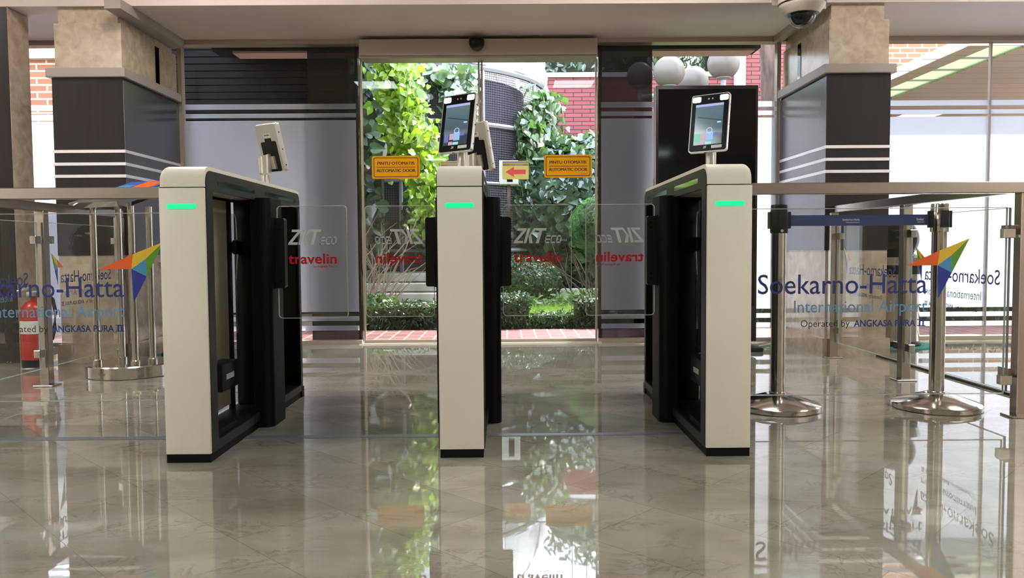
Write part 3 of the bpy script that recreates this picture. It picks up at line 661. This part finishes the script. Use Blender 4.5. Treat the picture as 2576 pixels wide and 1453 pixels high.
put_text(a, 'Soekarno-Hatta', 1.470, 1.545, .828, .010, T, 0, .01); put_text(a, 'International Airport', 1.485, 1.545, .818, .006, T, 0, .01); put_text(a, 'Soekar', 1.795, 1.828, .828, .010, T, 0, .01); put_text(a, 'Internat', 1.80, 1.828, .818, .006, T, 0, .01)
a.build('belt_lettering', M['paperwhite'], bl, fix=False)
# ---------------------------------------------------------------- sign stand behind the left glass
t = empty('sign_stand', (-2.195, 4.63, 0), 'four-legged stainless sign stand with a tilted tray behind the left glass', 'sign stand')
MB().lathe([(.235, 0), (.240, .004), (.240, .066), (.234, .072), (.001, .074)], 56).build('base', M['steel2'], t)
for (x_, y_) in ((-.155, -.08), (-.065, .03), (.085, -.13), (.140, -.03)):
    MB().cyl(x_, y_, .07, .97, .0185, 20).lathe([(.027, .072), (.027, .095), (.022, .10)], 20, 0, Matrix.Translation((x_, y_, 0))).build('leg', M['steel2'], t)
Tt = Matrix.Translation((-.01, .02, 1.035)) @ Matrix.Rotation(R_(-24), 4, 'Z') @ Matrix.Rotation(R_(19), 4, 'X')
tr_ = MB(); o1 = [(-.19, -.23), (.19, -.23), (.19, .23), (-.19, .23)]; i1 = [(-.14, -.17), (.14, -.17), (.14, .17), (-.14, .17)]
tr_.add([(p[0], p[1], .03) for p in o1]+[(p[0], p[1], -.03) for p in i1]+[(p[0], p[1], .0) for p in o1], [(0, 1, 2, 3), (4, 5, 6, 7)]+[(i, (i+1) % 4, 8+(i+1) % 4, 8+i) for i in range(4)]+[(8+i, 8+(i+1) % 4, 4+(i+1) % 4, 4+i) for i in range(4)], 0, Tt)
tr_.build('tray', M['steel2'], t)
ps = MB().box(-.17, .17, -.12, .21, .031, .035, 0, Tt).build('poster', mat('poster blue', (.03, .10, .5), .4), t)
MB().box(-.01, .14, .02, .19, .035, .037, 0, Tt).build('poster_field', M['v_orange'], ps)
MB().box(-.15, -.04, .02, .12, .035, .037, 0, Tt).build('poster_field', M['v_sky'], ps)
# ---------------------------------------------------------------- bins on mats
def bin_(x, y, label, mlabel):
    tag(MB().lathe([(.27, .0), (.27, .006), (.262, .008), (.001, .008)], 48, 0, Matrix.Translation((x, y, 0))).build('floor_mat', mat('teal mat', (.01, .30, .24), .7)), mlabel, 'mat', 'teal mats under the bins')
    t = empty('waste_bin', (x, y, .008), label, 'waste bin', 'stainless bins with black domes')
    MB().lathe([(.168, 0), (.172, .004), (.172, .02), (.160, .032)], 48).build('foot_ring', M['black'], t)
    MB().lathe([(.157, .028), (.157, .51)], 48).build('body', M['steel2'], t)
    MB().lathe([(.158, .508), (.158, .575)], 48).build('band', M['black'], t)
    MB().lathe([(.158, .572), (.172, .60), (.178, .628), (.170, .632), (.150, .60), (.001, .59)], 48).build('bowl_rim', M['steel2'], t)
    bm = bmesh.new(); bmesh.ops.create_uvsphere(bm, u_segments=40, v_segments=24, radius=.15)
    MB().bm(bm, 0, Matrix.Translation((0, 0, .755)), True).lathe([(.11, .59), (.145, .635), (.11, .66)], 40).build('dome_lid', mat('glossy black dome', (.006, .006, .007), .08), t)
bin_(2.80, 5.70, 'round stainless bin with black dome right of the right column', 'round teal mat under the bin right of the right column')
bin_(-2.16, 5.38, 'round stainless bin with black dome mostly hidden behind the left turnstile', 'round teal mat under the bin hidden behind the left turnstile')
# ---------------------------------------------------------------- fire extinguisher
t = empty('fire_extinguisher', (-2.955, 4.98, 0), 'red fire extinguisher with white label by the left window', 'fire extinguisher')
MB().lathe([(.075, 0), (.078, .005), (.078, .05)], 32).build('foot', M['black'], t)
MB().lathe([(.078, .045), (.082, .05), (.082, .33), (.074, .37), (.05, .40), (.022, .415), (.02, .44)], 40).build('cylinder', mat('red enamel', (.45, .02, .012), .3), t)
lb = MB().lathe([(.0826, .21), (.0826, .29)], 40, cap=False).build('paper_band', M['paperwhite'], t)
MB().rbox(-.02, .02, -.05, .06, .44, .47, .004, 2).rbox(-.012, .012, -.09, .02, .49, .502, .003, 1, 0, Matrix.Rotation(R_(8), 4, 'X')).build('valve', M['silver'], t)
MB().tube([(0.02, 0, .45), (.07, 0, .46), (.115, 0, .42), (.13, 0, .34), (.12, 0, .24), (.10, -.01, .17)], [.011]*4+[.013, .018], 12).build('hose', M['black'], t)
# ---------------------------------------------------------------- black display totem
t = empty('display_totem', (1.385, 5.55, 0), 'tall black floor-standing display behind the right turnstile', 'display')
MB().rbox(-.353, .353, -.04, .04, .06, 1.825, .006, 2).build('cabinet', M['black'], t)
MB().box(-.335, .335, -.0415, -.0395, .30, 1.80).build('back_panel', M['slot'], t)
MB().box(-.354, -.350, -.036, .036, .08, 1.82).build('metal_edge', M['strip'], t)
MB().rbox(-.36, .36, -.18, .18, 0, .03, .01, 2).box(-.3, .3, -.03, .03, .03, .07).build('foot_plate', M['blackmat'], t)
for z in (1.18, 1.14, 1.10): MB().rbox(-.362, -.352, -.02, .01, z-.016, z+.016, .002, 1).build('hinge', M['steel2'], t)
# ---------------------------------------------------------------- dome camera
t = empty('dome_camera', (1.695, 4.60, 2.06), 'cream dome camera with dark bubble hanging near the right column', 'dome camera')
MB().lathe([(.094, -.022), (.122, .012), (.130, .03), (.131, .20), (.05, .215), (.05, .25)], 48).build('housing', mat('cream plastic', (.52, .47, .40), .45), t)
MB().lathe([(.1315, .03), (.1325, .034), (.1315, .038)], 48, cap=False).build('seam', M['black'], t)
bm = bmesh.new(); bmesh.ops.create_uvsphere(bm, u_segments=36, v_segments=24, radius=.080)
bmesh.ops.bisect_plane(bm, geom=bm.verts[:]+bm.edges[:]+bm.faces[:], plane_co=(0, 0, .005), plane_no=(0, 0, 1), clear_outer=True)
MB().bm(bm, 0, Matrix.Translation((0, 0, -.018)), True).build('bubble', M['glass'], t)
bm = bmesh.new(); bmesh.ops.create_uvsphere(bm, u_segments=30, v_segments=20, radius=.062)
MB().bm(bm, 0, Matrix.Translation((0, 0, -.024)), True).lathe([(.08, -.024), (.08, -.012)], 30).build('lens_ball', M['slot'], t)
MB().tube([(0, 0, .22), (.03, .12, .24), (.06, .53, .24)], .028, 14).rbox(-.0, .12, .51, .53, .18, .32, .004, 1).build('wall_arm', M['alu2'], t)
# ================================================================ outside
tag(MB().box(-12, 12, 6.10, 7.18, -.12, -.015).build('brick_walkway', M['paver']), kind='structure')
tag(MB().box(-14, 14, 7.18, 40, -.3, -.04).build('garden_ground', M['soil']), kind='structure')
tag(MB().box(-30, 30, 40, 80, -.4, -.1).build('far_ground', M['soil']), kind='structure')
# black shutter box over the doors
t = empty('shutter_box', (-.15, 6.42, 2.235), 'long black shutter box above the doors outside', 'shutter box')
MB().box(-2.10, 2.12, -.22, .0, .012, .20).build('cover', M['blackmat'], t)
MB().add([(-2.10, .0, .10), (2.12, .0, .10), (2.47, 1.08, .35), (-2.45, 1.08, .35), (-2.10, .0, .15), (2.12, .0, .15), (2.47, 1.08, .40), (-2.45, 1.08, .40)], [(0, 3, 2, 1), (4, 5, 6, 7), (0, 1, 5, 4), (1, 2, 6, 5), (2, 3, 7, 6), (3, 0, 4, 7)]).build('sun_blocker', M['blackmat'], t)  # unseen slab added to keep the sun off the door glazing and floor
MB().box(-1.95, 2.08, -.20, -.02, -.004, .012).build('underside', mat('underside with painted brick bounce', (.55, .42, .40), .6), t)  # pink tint paints in light bounced up from the brick walkway
# black louvred screen outside, left
t = empty('louvre_screen', (-2.5, 7.5, 0), 'black slatted screen outside the left glass panel', 'louvre screen')
sl = MB()
for k in range(26): sl.box(-1.5, 1.0, 0, .03, 1.8+k*.065, 1.8+k*.065+.057, 0)
sl.build('slats', M['louvre'], t); MB().box(-1.5, 1.0, .03, .05, 1.78, 3.4).build('backing', M['blackmat'], t)
for x_ in (-1.55, .98): MB().box(x_, x_+.06, -.01, .08, -.04, 3.4).build('post', M['louvre'], t)
# walkway canopy to the right
t = empty('walkway_canopy', (5, 8, 2.75), 'brown plank walkway canopy with two rows of skylights outside right', 'canopy')
MB().box(-2.2, 4, -1.80, -1.5, -.40, -.34).build('front_beam', M['plank'], t)
MB().box(-.26, -.02, .2, 6, 0, .12).box(.35, 4, .2, 6, 0, .12).build('plank_soffit', M['plank'], t)
w_ = MB(); g_ = MB(); bars = MB()
for k in range(10):
    y0 = .2+k*.58
    w_.box(-.45, -.27, y0+.012, y0+.568, .0, .01); g_.box(-.02, .35, y0+.012, y0+.568, .02, .03); bars.box(-.46, -.26, y0-.008, y0+.008, -.005, .02).box(-.02, .35, y0-.008, y0+.008, .0, .03)
w_.build('white_skylight', M['skylight'], t); g_.build('green_skylight', M['greenglass'], t); bars.build('glazing_bars', M['lampmetal'], t)
for (x_, y_) in ((2.0, .4), (2.0, 5.2)): MB().box(x_-.1, x_+.1, y_-.1, y_+.1, -2.77, 0).build('post', M['concrete'], t)
# brick buildings
t = empty('brick_building', (3.6, 14.2, 0), 'red brick building with a pale coping beyond the garden', 'building')
MB().box(-3.75, .30, 0, 1, -.1, 3.72).box(.3, 2.2, 0, 1, -.1, 7).build('wall', M['brickwall'], t)
MB().box(-3.8, .3, -.05, 1, 3.72, 3.80).build('coping', M['concrete'], t)
MB().box(.44, .62, -.10, 0, -.1, 7).build('white_pilaster', M['concrete'], t)
t = empty('orange_brick_building', (8.2, 14.3, 0), 'orange brick building behind the walkway canopy', 'building')
MB().box(-2.2, 4, 0, 1, -.1, 8).build('wall', M['brickorange'], t)
t = empty('left_brick_building', (-7, 10.5, 0), 'sunlit brick building outside the far left window', 'building')
MB().box(-4, 2.4, 0, 2, 0, 3.2).build('wall', M['brickorange'], t); MB().box(-4.1, 2.5, -.1, 2, 3.2, 3.3).build('coping', M['concrete'], t)
# ---------------------------------------------------------------- plants
def leaf_shape(kind):
    if kind == 'heart': out = [(0, 0), (-.15, -.12), (-.33, -.12), (-.47, .04), (-.49, .25), (-.41, .48), (-.24, .73), (-.09, .92), (0, 1.05), (.09, .92), (.24, .73), (.41, .48), (.49, .25), (.47, .04), (.33, -.12), (.15, -.12)]
    elif kind == 'oval': out = [(0, 0), (-.22, .3), (-.16, .75), (0, 1), (.16, .75), (.22, .3)]
    else: out = [(0, 0), (-.06, .5), (0, 1), (.06, .5)]
    h = len(out)//2
    return out, h
def leaves(pts, size, kind='heart', seed=1, jit=.35, face=None, droop=.5):
    """pts: list of (position, outward normal)"""
    rg = random.Random(seed); out, h = leaf_shape(kind); vs = []; fs = []
    for p, nrm in pts:
        s = size*rg.uniform(1-jit, 1+jit); n = (Vector(nrm)+Vector((rg.gauss(0, .45), rg.gauss(0, .45), rg.gauss(0, .45)))).normalized()
        up = Vector((rg.gauss(0, .5), rg.gauss(0, .3), -droop+rg.gauss(0, .4))); up = up-n*up.dot(n)
        if up.length < 1e-3: continue
        up.normalize(); sd = up.cross(n); b = len(vs); P0 = Vector(p)
        for (x, y) in out: vs.append(P0+s*(sd*x+up*(y-.4)+n*(.20*abs(x)-.10*y*y-.22*x*x)))
        fs.append((b,)+tuple(b+i for i in range(1, h+1))); fs.append((b,)+tuple(b+i for i in range(h, len(out))))
    m = MB(); m.add(vs, fs, 0, None, kind == 'heart'); return m
def on_ellipsoid(n, c, r, seed, front=True, shell=.12, zmin=None, cond=None):
    rg = random.Random(seed); out = []
    while len(out) < n:
        d = Vector((rg.gauss(0, 1), rg.gauss(0, 1), rg.gauss(0, 1))).normalized()
        if front and d.y > .25: continue
        k = 1-rg.random()**2*shell*2+.04*rg.random(); p = Vector(c)+Vector((d.x*r[0], d.y*r[1], d.z*r[2]))*k
        if zmin is not None and p.z < zmin: continue
        if cond and not cond(p): continue
        out.append((p, Vector((d.x/r[0], d.y/r[1], d.z/r[2])).normalized()))
    return out
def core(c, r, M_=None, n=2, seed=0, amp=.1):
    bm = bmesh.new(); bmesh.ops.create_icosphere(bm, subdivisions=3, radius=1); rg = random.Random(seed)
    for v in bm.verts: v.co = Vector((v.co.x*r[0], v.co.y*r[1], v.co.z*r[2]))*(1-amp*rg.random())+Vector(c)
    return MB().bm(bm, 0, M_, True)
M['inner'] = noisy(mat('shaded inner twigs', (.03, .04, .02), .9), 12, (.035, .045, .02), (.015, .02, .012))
def bush(name, c, r, n, size, m, label, cat, kind='oval', zmin=None, seed=1, group=None, shell=.12, trunk=None):
    t = empty(name, (c[0], c[1], 0), label, cat, group); cc = (0, 0, c[2])
    leaves(on_ellipsoid(n, cc, r, seed, zmin=zmin, shell=shell, front=True), size, kind, seed).build('foliage', m, t, fix=False)
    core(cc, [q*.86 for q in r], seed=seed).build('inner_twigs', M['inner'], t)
    if trunk: MB().tube([(0, 0, -.05), (.02, 0, c[2]*.5), (0, 0, c[2])], [trunk*1.2, trunk, trunk*.8], 10).build('trunk', M['bark'], t)
    return t
def hedge(x0, x1, y0, y1, h, n, m, label, seed, size=.035, group='clipped low hedges'):
    t = empty('hedge', ((x0+x1)/2, (y0+y1)/2, 0), label, 'hedge', group); rg = random.Random(seed); pts = []; cx, cy = (x0+x1)/2, (y0+y1)/2
    for k in range(n):
        if rg.random() < .6: pts.append(((rg.uniform(x0, x1)-cx, y0-cy+rg.gauss(0, .02), rg.uniform(-.04, h)), (0, -1, .2)))
        else: pts.append(((rg.uniform(x0, x1)-cx, rg.uniform(y0, y1)-cy, h+rg.gauss(0, .02)), (0, -.3, 1)))
    leaves(pts, size, 'oval', seed).build('foliage', m, t, fix=False)
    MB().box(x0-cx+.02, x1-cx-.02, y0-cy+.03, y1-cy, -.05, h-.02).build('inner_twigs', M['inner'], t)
# low hedges along the walkway
hedge(-1.25, -.42, 7.25, 7.7, .20, 1500, M['l_hedge'], 'dark low hedge by the walkway left of the middle turnstile', 3)
hedge(-.2, .22, 7.25, 7.75, .26, 1500, M['l_hedge'], 'dark low hedge by the walkway just right of the middle turnstile', 4)
hedge(.23, .62, 7.25, 7.55, .10, 700, M['l_hedge'], 'lowest dip of the walkway hedge before the lawn', 5)
hedge(.63, 2.2, 7.25, 7.75, .24, 2600, M['l_hedge'], 'dark low hedge by the walkway at the right door leaf', 6)
hedge(2.3, 7.0, 7.25, 7.75, .24, 2500, M['l_hedge'], 'long low hedge outside the right window bay', 16)
# lawn
lw = MB(); gx, gy = 24, 16; vs = []; fs = []
for j in range(gy+1):
    for i in range(gx+1): x_ = -1.0+3.6*i/gx; y_ = 7.6+2.6*j/gy; vs.append((x_, y_, .04+.10*j/gy+.03*math.sin(x_*3)))
for j in range(gy):
    for i in range(gx): a_ = j*(gx+1)+i; fs.append((a_, a_+1, a_+gx+2, a_+gx+1))
lw.add(vs, fs, 0, None, True); lw.build('lawn_ground', M['grass'])['kind'] = 'structure'
rg = random.Random(3); pts = [((rg.uniform(-.9, 2.5), rg.uniform(7.6, 9.4), 0), (0, -1, .3)) for k in range(9000)]
pts = [((p[0], p[1], .05+.10*(p[1]-7.6)/2.6+.03*math.sin(p[0]*3)+.012), n) for p, n in pts]
tag(leaves(pts, .045, 'blade', 3, droop=-1.2).build('grass', leafmat('sunny grass', (.22, .38, .04), (.42, .55, .12), .4, .03), fix=False), 'short sunny grass growing on the lawn between the hedges', 'grass', kind='stuff')
pts = [((rg.uniform(-.15, 1.9), 8.55+rg.gauss(0, .16), .10+abs(rg.gauss(0, .06))), (0, -.6, 1)) for k in range(1500)]
t = tag(leaves(pts, .06, 'oval', 9).build('ground_cover', M['l_lime'], fix=False), 'band of pale green ground cover across the lawn', 'ground cover', kind='stuff')
bush('clipped_bush', (.13, 8.9, .33), (.48, .45, .30), 4200, .04, M['l_hedge'], 'rounded dark clipped bush right of the middle turnstile', 'bush', seed=11)
bush('topiary', (1.22, 8.9, .97), (.52, .5, .36), 5200, .07, M['l_fern'], 'feathery round green shrub by the right edge of the door', 'shrub', kind='blade', seed=12, trunk=.05, shell=.25)
# branches of a shrub
def twigs(name, base, n, h, spread, seed, label, r=.012, m='twig', lean=(0, 0)):
    rg = random.Random(seed); o = MB()
    for k in range(n):
        a = rg.uniform(0, 6.28); p = Vector((rg.gauss(0, .06), rg.gauss(0, .06), 0)); path = [p.copy()]; d = Vector((math.cos(a)*spread+lean[0], math.sin(a)*spread*.4+lean[1], 1))
        for i in range(6): d += Vector((rg.gauss(0, .25), rg.gauss(0, .2), rg.gauss(0, .1))); p = p+d.normalized()*h/6*rg.uniform(.7, 1.2); path.append(p.copy())
        rr_ = r*rg.uniform(.6, 1.2); o.tube(path, [rr_*(1-.12*i) for i in range(7)], 6)
    ob = o.build(name, M[m]); ob.location = base; return tag(ob, label, 'branches')
twigs('bare_shrub', (1.0, 9.2, .05), 22, .8, .9, 4, 'bare tangled shrub between the clipped bush and the topiary', .012, 'bark')
twigs('bare_vine_stems', (-1.50, 7.75, 0), 16, 1.3, .2, 5, 'tangle of bare vine stems at the left edge of the doors', .008, 'twig', (.15, 0))
twigs('dry_root_stems', (-1.38, 8.3, 0), 34, .8, .35, 6, 'mass of dry brown roots below the bright vine', .010, 'twig')
# aviary
AV = Vector((-1.4, 11.1, 0)); AR = 1.92
t = empty('aviary', AV, 'domed wire aviary with a white tarpaulin roof in the garden', 'aviary')
nn = 72; vs = []; fs = []
for z in (0, 2.85):
    for k in range(nn): a_ = 2*math.pi*k/nn; vs.append((AR*math.cos(a_), AR*math.sin(a_), z))
for k in range(nn): fs.append((k, (k+1) % nn, nn+(k+1) % nn, nn+k))
me = bpy.data.meshes.new('netting'); me.from_pydata(vs, [], fs); uv = me.uv_layers.new(name='UVMap')
for p_ in me.polygons:
    k = p_.index
    for li, (u, v) in zip(p_.loop_indices, ((k, 0), (k+1, 0), (k+1, 2.85), (k, 2.85))): uv.data[li].uv = (u*2*math.pi*AR/nn, v)
me.materials.append(M['net']); link(bpy.data.objects.new('netting', me), t)
fr = MB()
def ringz(z, r_, th): 
    fr.tube([(r_*math.cos(2*math.pi*k/60), r_*math.sin(2*math.pi*k/60), z) for k in range(61)], th, 6)
for z, th in ((.7, .02), (1.5, .02), (2.19, .03), (2.85, .04)): ringz(z, AR+.02, th)
for k in range(12): a_ = 2*math.pi*k/12+.1; fr.tube([((AR+.02)*math.cos(a_), (AR+.02)*math.sin(a_), z) for z in (0, 1.4, 2.85)], .022, 6)
fr.build('frame', mat('galvanised pipe', (.32, .32, .34), .5, .2), t)
MB().lathe([(AR*.86, 0), (AR*.86, 2.8)], 48).build('dark_backdrop', mat('dark aviary backdrop', (.03, .028, .032), .8), t)  # added dark cylinder, paints the dim interior behind the netting
vs = []; fs = []; rg = random.Random(8); RB = 14
for j in range(RB+1):
    ph = R_(90*j/RB)
    for k in range(nn):
        a_ = 2*math.pi*k/nn; wr = 1+.02*math.sin(a_*17+j)+.012*rg.uniform(-1, 1)
        vs.append(((AR+.05)*math.cos(ph)*math.cos(a_)*wr, (AR+.05)*math.cos(ph)*math.sin(a_)*wr, 2.88+1.5*math.sin(ph)*wr))
for j in range(RB):
    for k in range(nn): fs.append((j*nn+k, j*nn+(k+1) % nn, (j+1)*nn+(k+1) % nn, (j+1)*nn+k))
MB().add(vs, fs, 0, None, True).build('tarpaulin', M['tarp'], t, fix=False)
rp = MB()
for k in range(10):
    a_ = 2*math.pi*(k+.3)/10; rp.tube([((AR+.09)*math.cos(R_(q))*math.cos(a_), (AR+.09)*math.cos(R_(q))*math.sin(a_), 2.88+1.53*math.sin(R_(q))) for q in range(0, 90, 12)], .012, 5)
rp.build('rope', M['lampmetal'], t)
bx = empty('nest_box', (.03, 9.05, 1.44), 'white box with a dark slot beside the aviary netting', 'box')
MB().rbox(-.11, .11, 0, .14, 0, .27, .006, 1).build('case', M['concrete'], bx); MB().box(-.02, .045, -.003, .001, .03, .24).build('slot', M['slot'], bx)
MB().box(-.02, .02, .04, .08, -1.5, 0).build('stake', M['bark'], bx)
# vines on the aviary
def curve_pts(n, fn, seed):
    rg = random.Random(seed); return [fn(rg) for k in range(n)]
def av_pt(rg, a0, a1, z0, z1, dens=None):
    while True:
        a_ = R_(rg.uniform(a0, a1)); z = rg.uniform(z0, z1)
        if dens and rg.random() > dens(math.degrees(a_), z): continue
        rr_ = AR+.06+abs(rg.gauss(0, .10)); 
        if z > 2.85: rr_ = (AR+.08)*math.cos(math.asin(min(1, (z-2.88)/1.5)) if z > 2.88 else 0)
        return ((rr_*math.cos(a_), rr_*math.sin(a_), z), (math.cos(a_), math.sin(a_), .2))
vt = empty('aviary_vine', AV, 'mid green heart-leaved vine climbing the aviary front', 'vine')
leaves(curve_pts(2000, lambda r: av_pt(r, 255, 300, 1.55, 2.78, lambda a, z: 1 if (z > 2.75-(a-268)*.0-max(0, a-284)*.05 or a < 284) and z > (a-252)*.012+1.55 else .04), 1), .10, 'heart', 2).build('foliage', M['l_mid'], vt, fix=False)
vt = empty('aviary_side_vine', AV, 'light green vine hanging down the right edge of the aviary dome', 'vine')
leaves(curve_pts(1900, lambda r: av_pt(r, 321, 354, .9, 2.72, lambda a, z: 1 if a > 312+max(0, z-2.1)*38 or z < 1.9 else .1), 5), .10, 'heart', 6).build('foliage', M['l_mid'], vt, fix=False)
# bright vine curtain, left
vt = empty('bright_vine', (-1.55, 8.3, 0), 'sunlit yellow-green vine hanging at the left edge of the doors', 'vine')
def bv(rg):
    z = .85+2.0*rg.random()**.8; x_ = .38+(2.68-z)*.28+rg.gauss(0, .115)
    return ((x_, rg.gauss(0, .14)-.05, z), (.5, -.8, .45))
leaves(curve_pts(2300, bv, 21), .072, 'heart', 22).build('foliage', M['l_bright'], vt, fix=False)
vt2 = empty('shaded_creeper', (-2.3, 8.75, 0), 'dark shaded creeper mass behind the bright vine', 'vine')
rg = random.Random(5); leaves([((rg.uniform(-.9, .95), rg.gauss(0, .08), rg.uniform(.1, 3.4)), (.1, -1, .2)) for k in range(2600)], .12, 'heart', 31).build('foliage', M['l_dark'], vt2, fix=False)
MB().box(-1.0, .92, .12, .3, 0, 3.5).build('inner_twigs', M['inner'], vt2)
bush('fern_clump', (-1.25, 7.6, .08), (.30, .25, .20), 900, .07, M['l_lime'], 'yellow-green leafy clump at the foot of the bright vine', 'plant', seed=41)
bush('leafy_shrub', (-.75, 9.0, 1.05), (.40, .3, .42), 1500, .10, M['l_mid'], 'light green leafy shrub behind the left wing panels', 'shrub', 'heart', seed=42, trunk=.03)
# vine mound, right
vt = empty('vine_mound', (1.0, 10.4, 0), 'heart-leaved creeper mound below the brick building', 'vine')
pts = on_ellipsoid(5200, (0, 0, 1.25), (1.15, .75, .86), 51, True, .10, .45)
leaves(pts, .115, 'heart', 52).build('foliage', M['l_dark'], vt, fix=False)
pts = on_ellipsoid(260, (.15, 0, 1.33), (.95, .72, .84), 53, True, .05, 1.85)
leaves(pts, .10, 'heart', 54).build('new_leaves', M['l_mid'], vt, fix=False)
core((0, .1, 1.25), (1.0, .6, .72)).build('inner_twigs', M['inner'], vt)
# steps and ledges of the garden, left
t = empty('garden_steps', (-.98, 8.9, 0), 'white stone steps seen through the left lane wings', 'steps')
for k in range(5): MB().rbox(-.55, .55, -.85+k*.17, .0+k*.17, -.04+k*.10, .05+k*.10, .01, 1).build('step', M['concrete'], t)
tag(MB().rbox(.5, 3.2, 9.7, 9.82, 0, .22, .01, 1).build('garden_curb', M['concrete']), 'pale stone curb behind the bare shrub', 'curb')
# lamp with four opal globes
LY = 9.6; lp = pxy(1712, 232, Y=LY)
t = empty('street_lamp', (lp.x, LY, 0), 'grey lamp post with four opal globes outside the right glass', 'street lamp')
MB().lathe([(.06, -.05), (.045, .1), (.035, lp.z)], 16).build('post', M['lampmetal'], t)
for (cx_, cy_, r_, yy) in ((1610, 190, .155, 9.5), (1683, 181, .182, 9.3), (1744, 205, .185, 9.9), (1820, 160, .186, 9.4)):
    g0 = pxy(cx_, cy_, Y=yy); lx, ly, lz = g0.x-lp.x, yy-LY, g0.z
    bm = bmesh.new(); bmesh.ops.create_uvsphere(bm, u_segments=36, v_segments=24, radius=r_)
    MB().bm(bm, 0, Matrix.Translation((lx, ly, lz)), True).build('globe', M['globe'], t)
    MB().lathe([(.03, -.14), (.03, .0), (.085, .02), (.10, .045)], 20, 0, Matrix.Translation((lx, ly, lz-r_-.005))).build('holder', M['lampmetal'], t)
    MB().tube([(0, 0, lp.z-.03), (lx, ly, lz-r_-.10)], .028, 8).build('arm', M['lampmetal'], t)
# trunk and flowers outside right
tt = tag(MB().tube([(2.80, 8.3, -.1), (2.77, 8.3, 1.5), (2.74, 8.3, 2.6), (2.62, 8.3, 4)], [.14, .11, .10, .14], 14).build('tree_trunk', M['bark']), 'dark rough tree trunk outside beside the right column', 'tree trunk')
bush('bougainvillea', (2.62, 9.5, 1.55), (.42, .3, .5), 1200, .07, M['l_mid'], 'small shrub with magenta flowers outside the right panel', 'shrub', 'oval', seed=61)
leaves(on_ellipsoid(200, (2.60, 9.4, 1.72), (.40, .3, .42), 62, True, .05, 1.7), .05, 'oval', 63).build('magenta_blossom', M['magenta'], bpy.data.objects['bougainvillea'], fix=False).location = (-2.62, -9.5, 0)
# background trees
k = 0
for (x_, y_, z_, rx, rz, lab) in ((-3.1, 19.4, 5.3, 2.3, 2.6, 'dark tree crown behind the aviary'), (2.4, 19, 5.0, 2.2, 2.0, 'dark tree crown above the red brick building'), (6.6, 20, 5.6, 2.1, 2.3, 'dark tree crown behind the globe lamps'), (-2.3, 16.3, 1.6, 1.5, 1.6, 'shaded tree behind the aviary'), (-4.6, 15, 2.5, 2.2, 2.6, 'tall dark tree behind the shaded creeper'), (3.4, 13.1, 1.0, 1.1, 1.1, 'dark shrubbery at the right foot of the brick building'), (1.35, 13.2, .9, .85, .95, 'dark shrubbery at the left foot of the brick building')):
    k += 1
    bush('garden_tree', (x_, y_, z_), (rx, rx*.7, rz), 4200, .17, M['l_dark'], lab, 'tree', 'oval', seed=70+k, group='trees beyond the garden', shell=.3, trunk=.14)
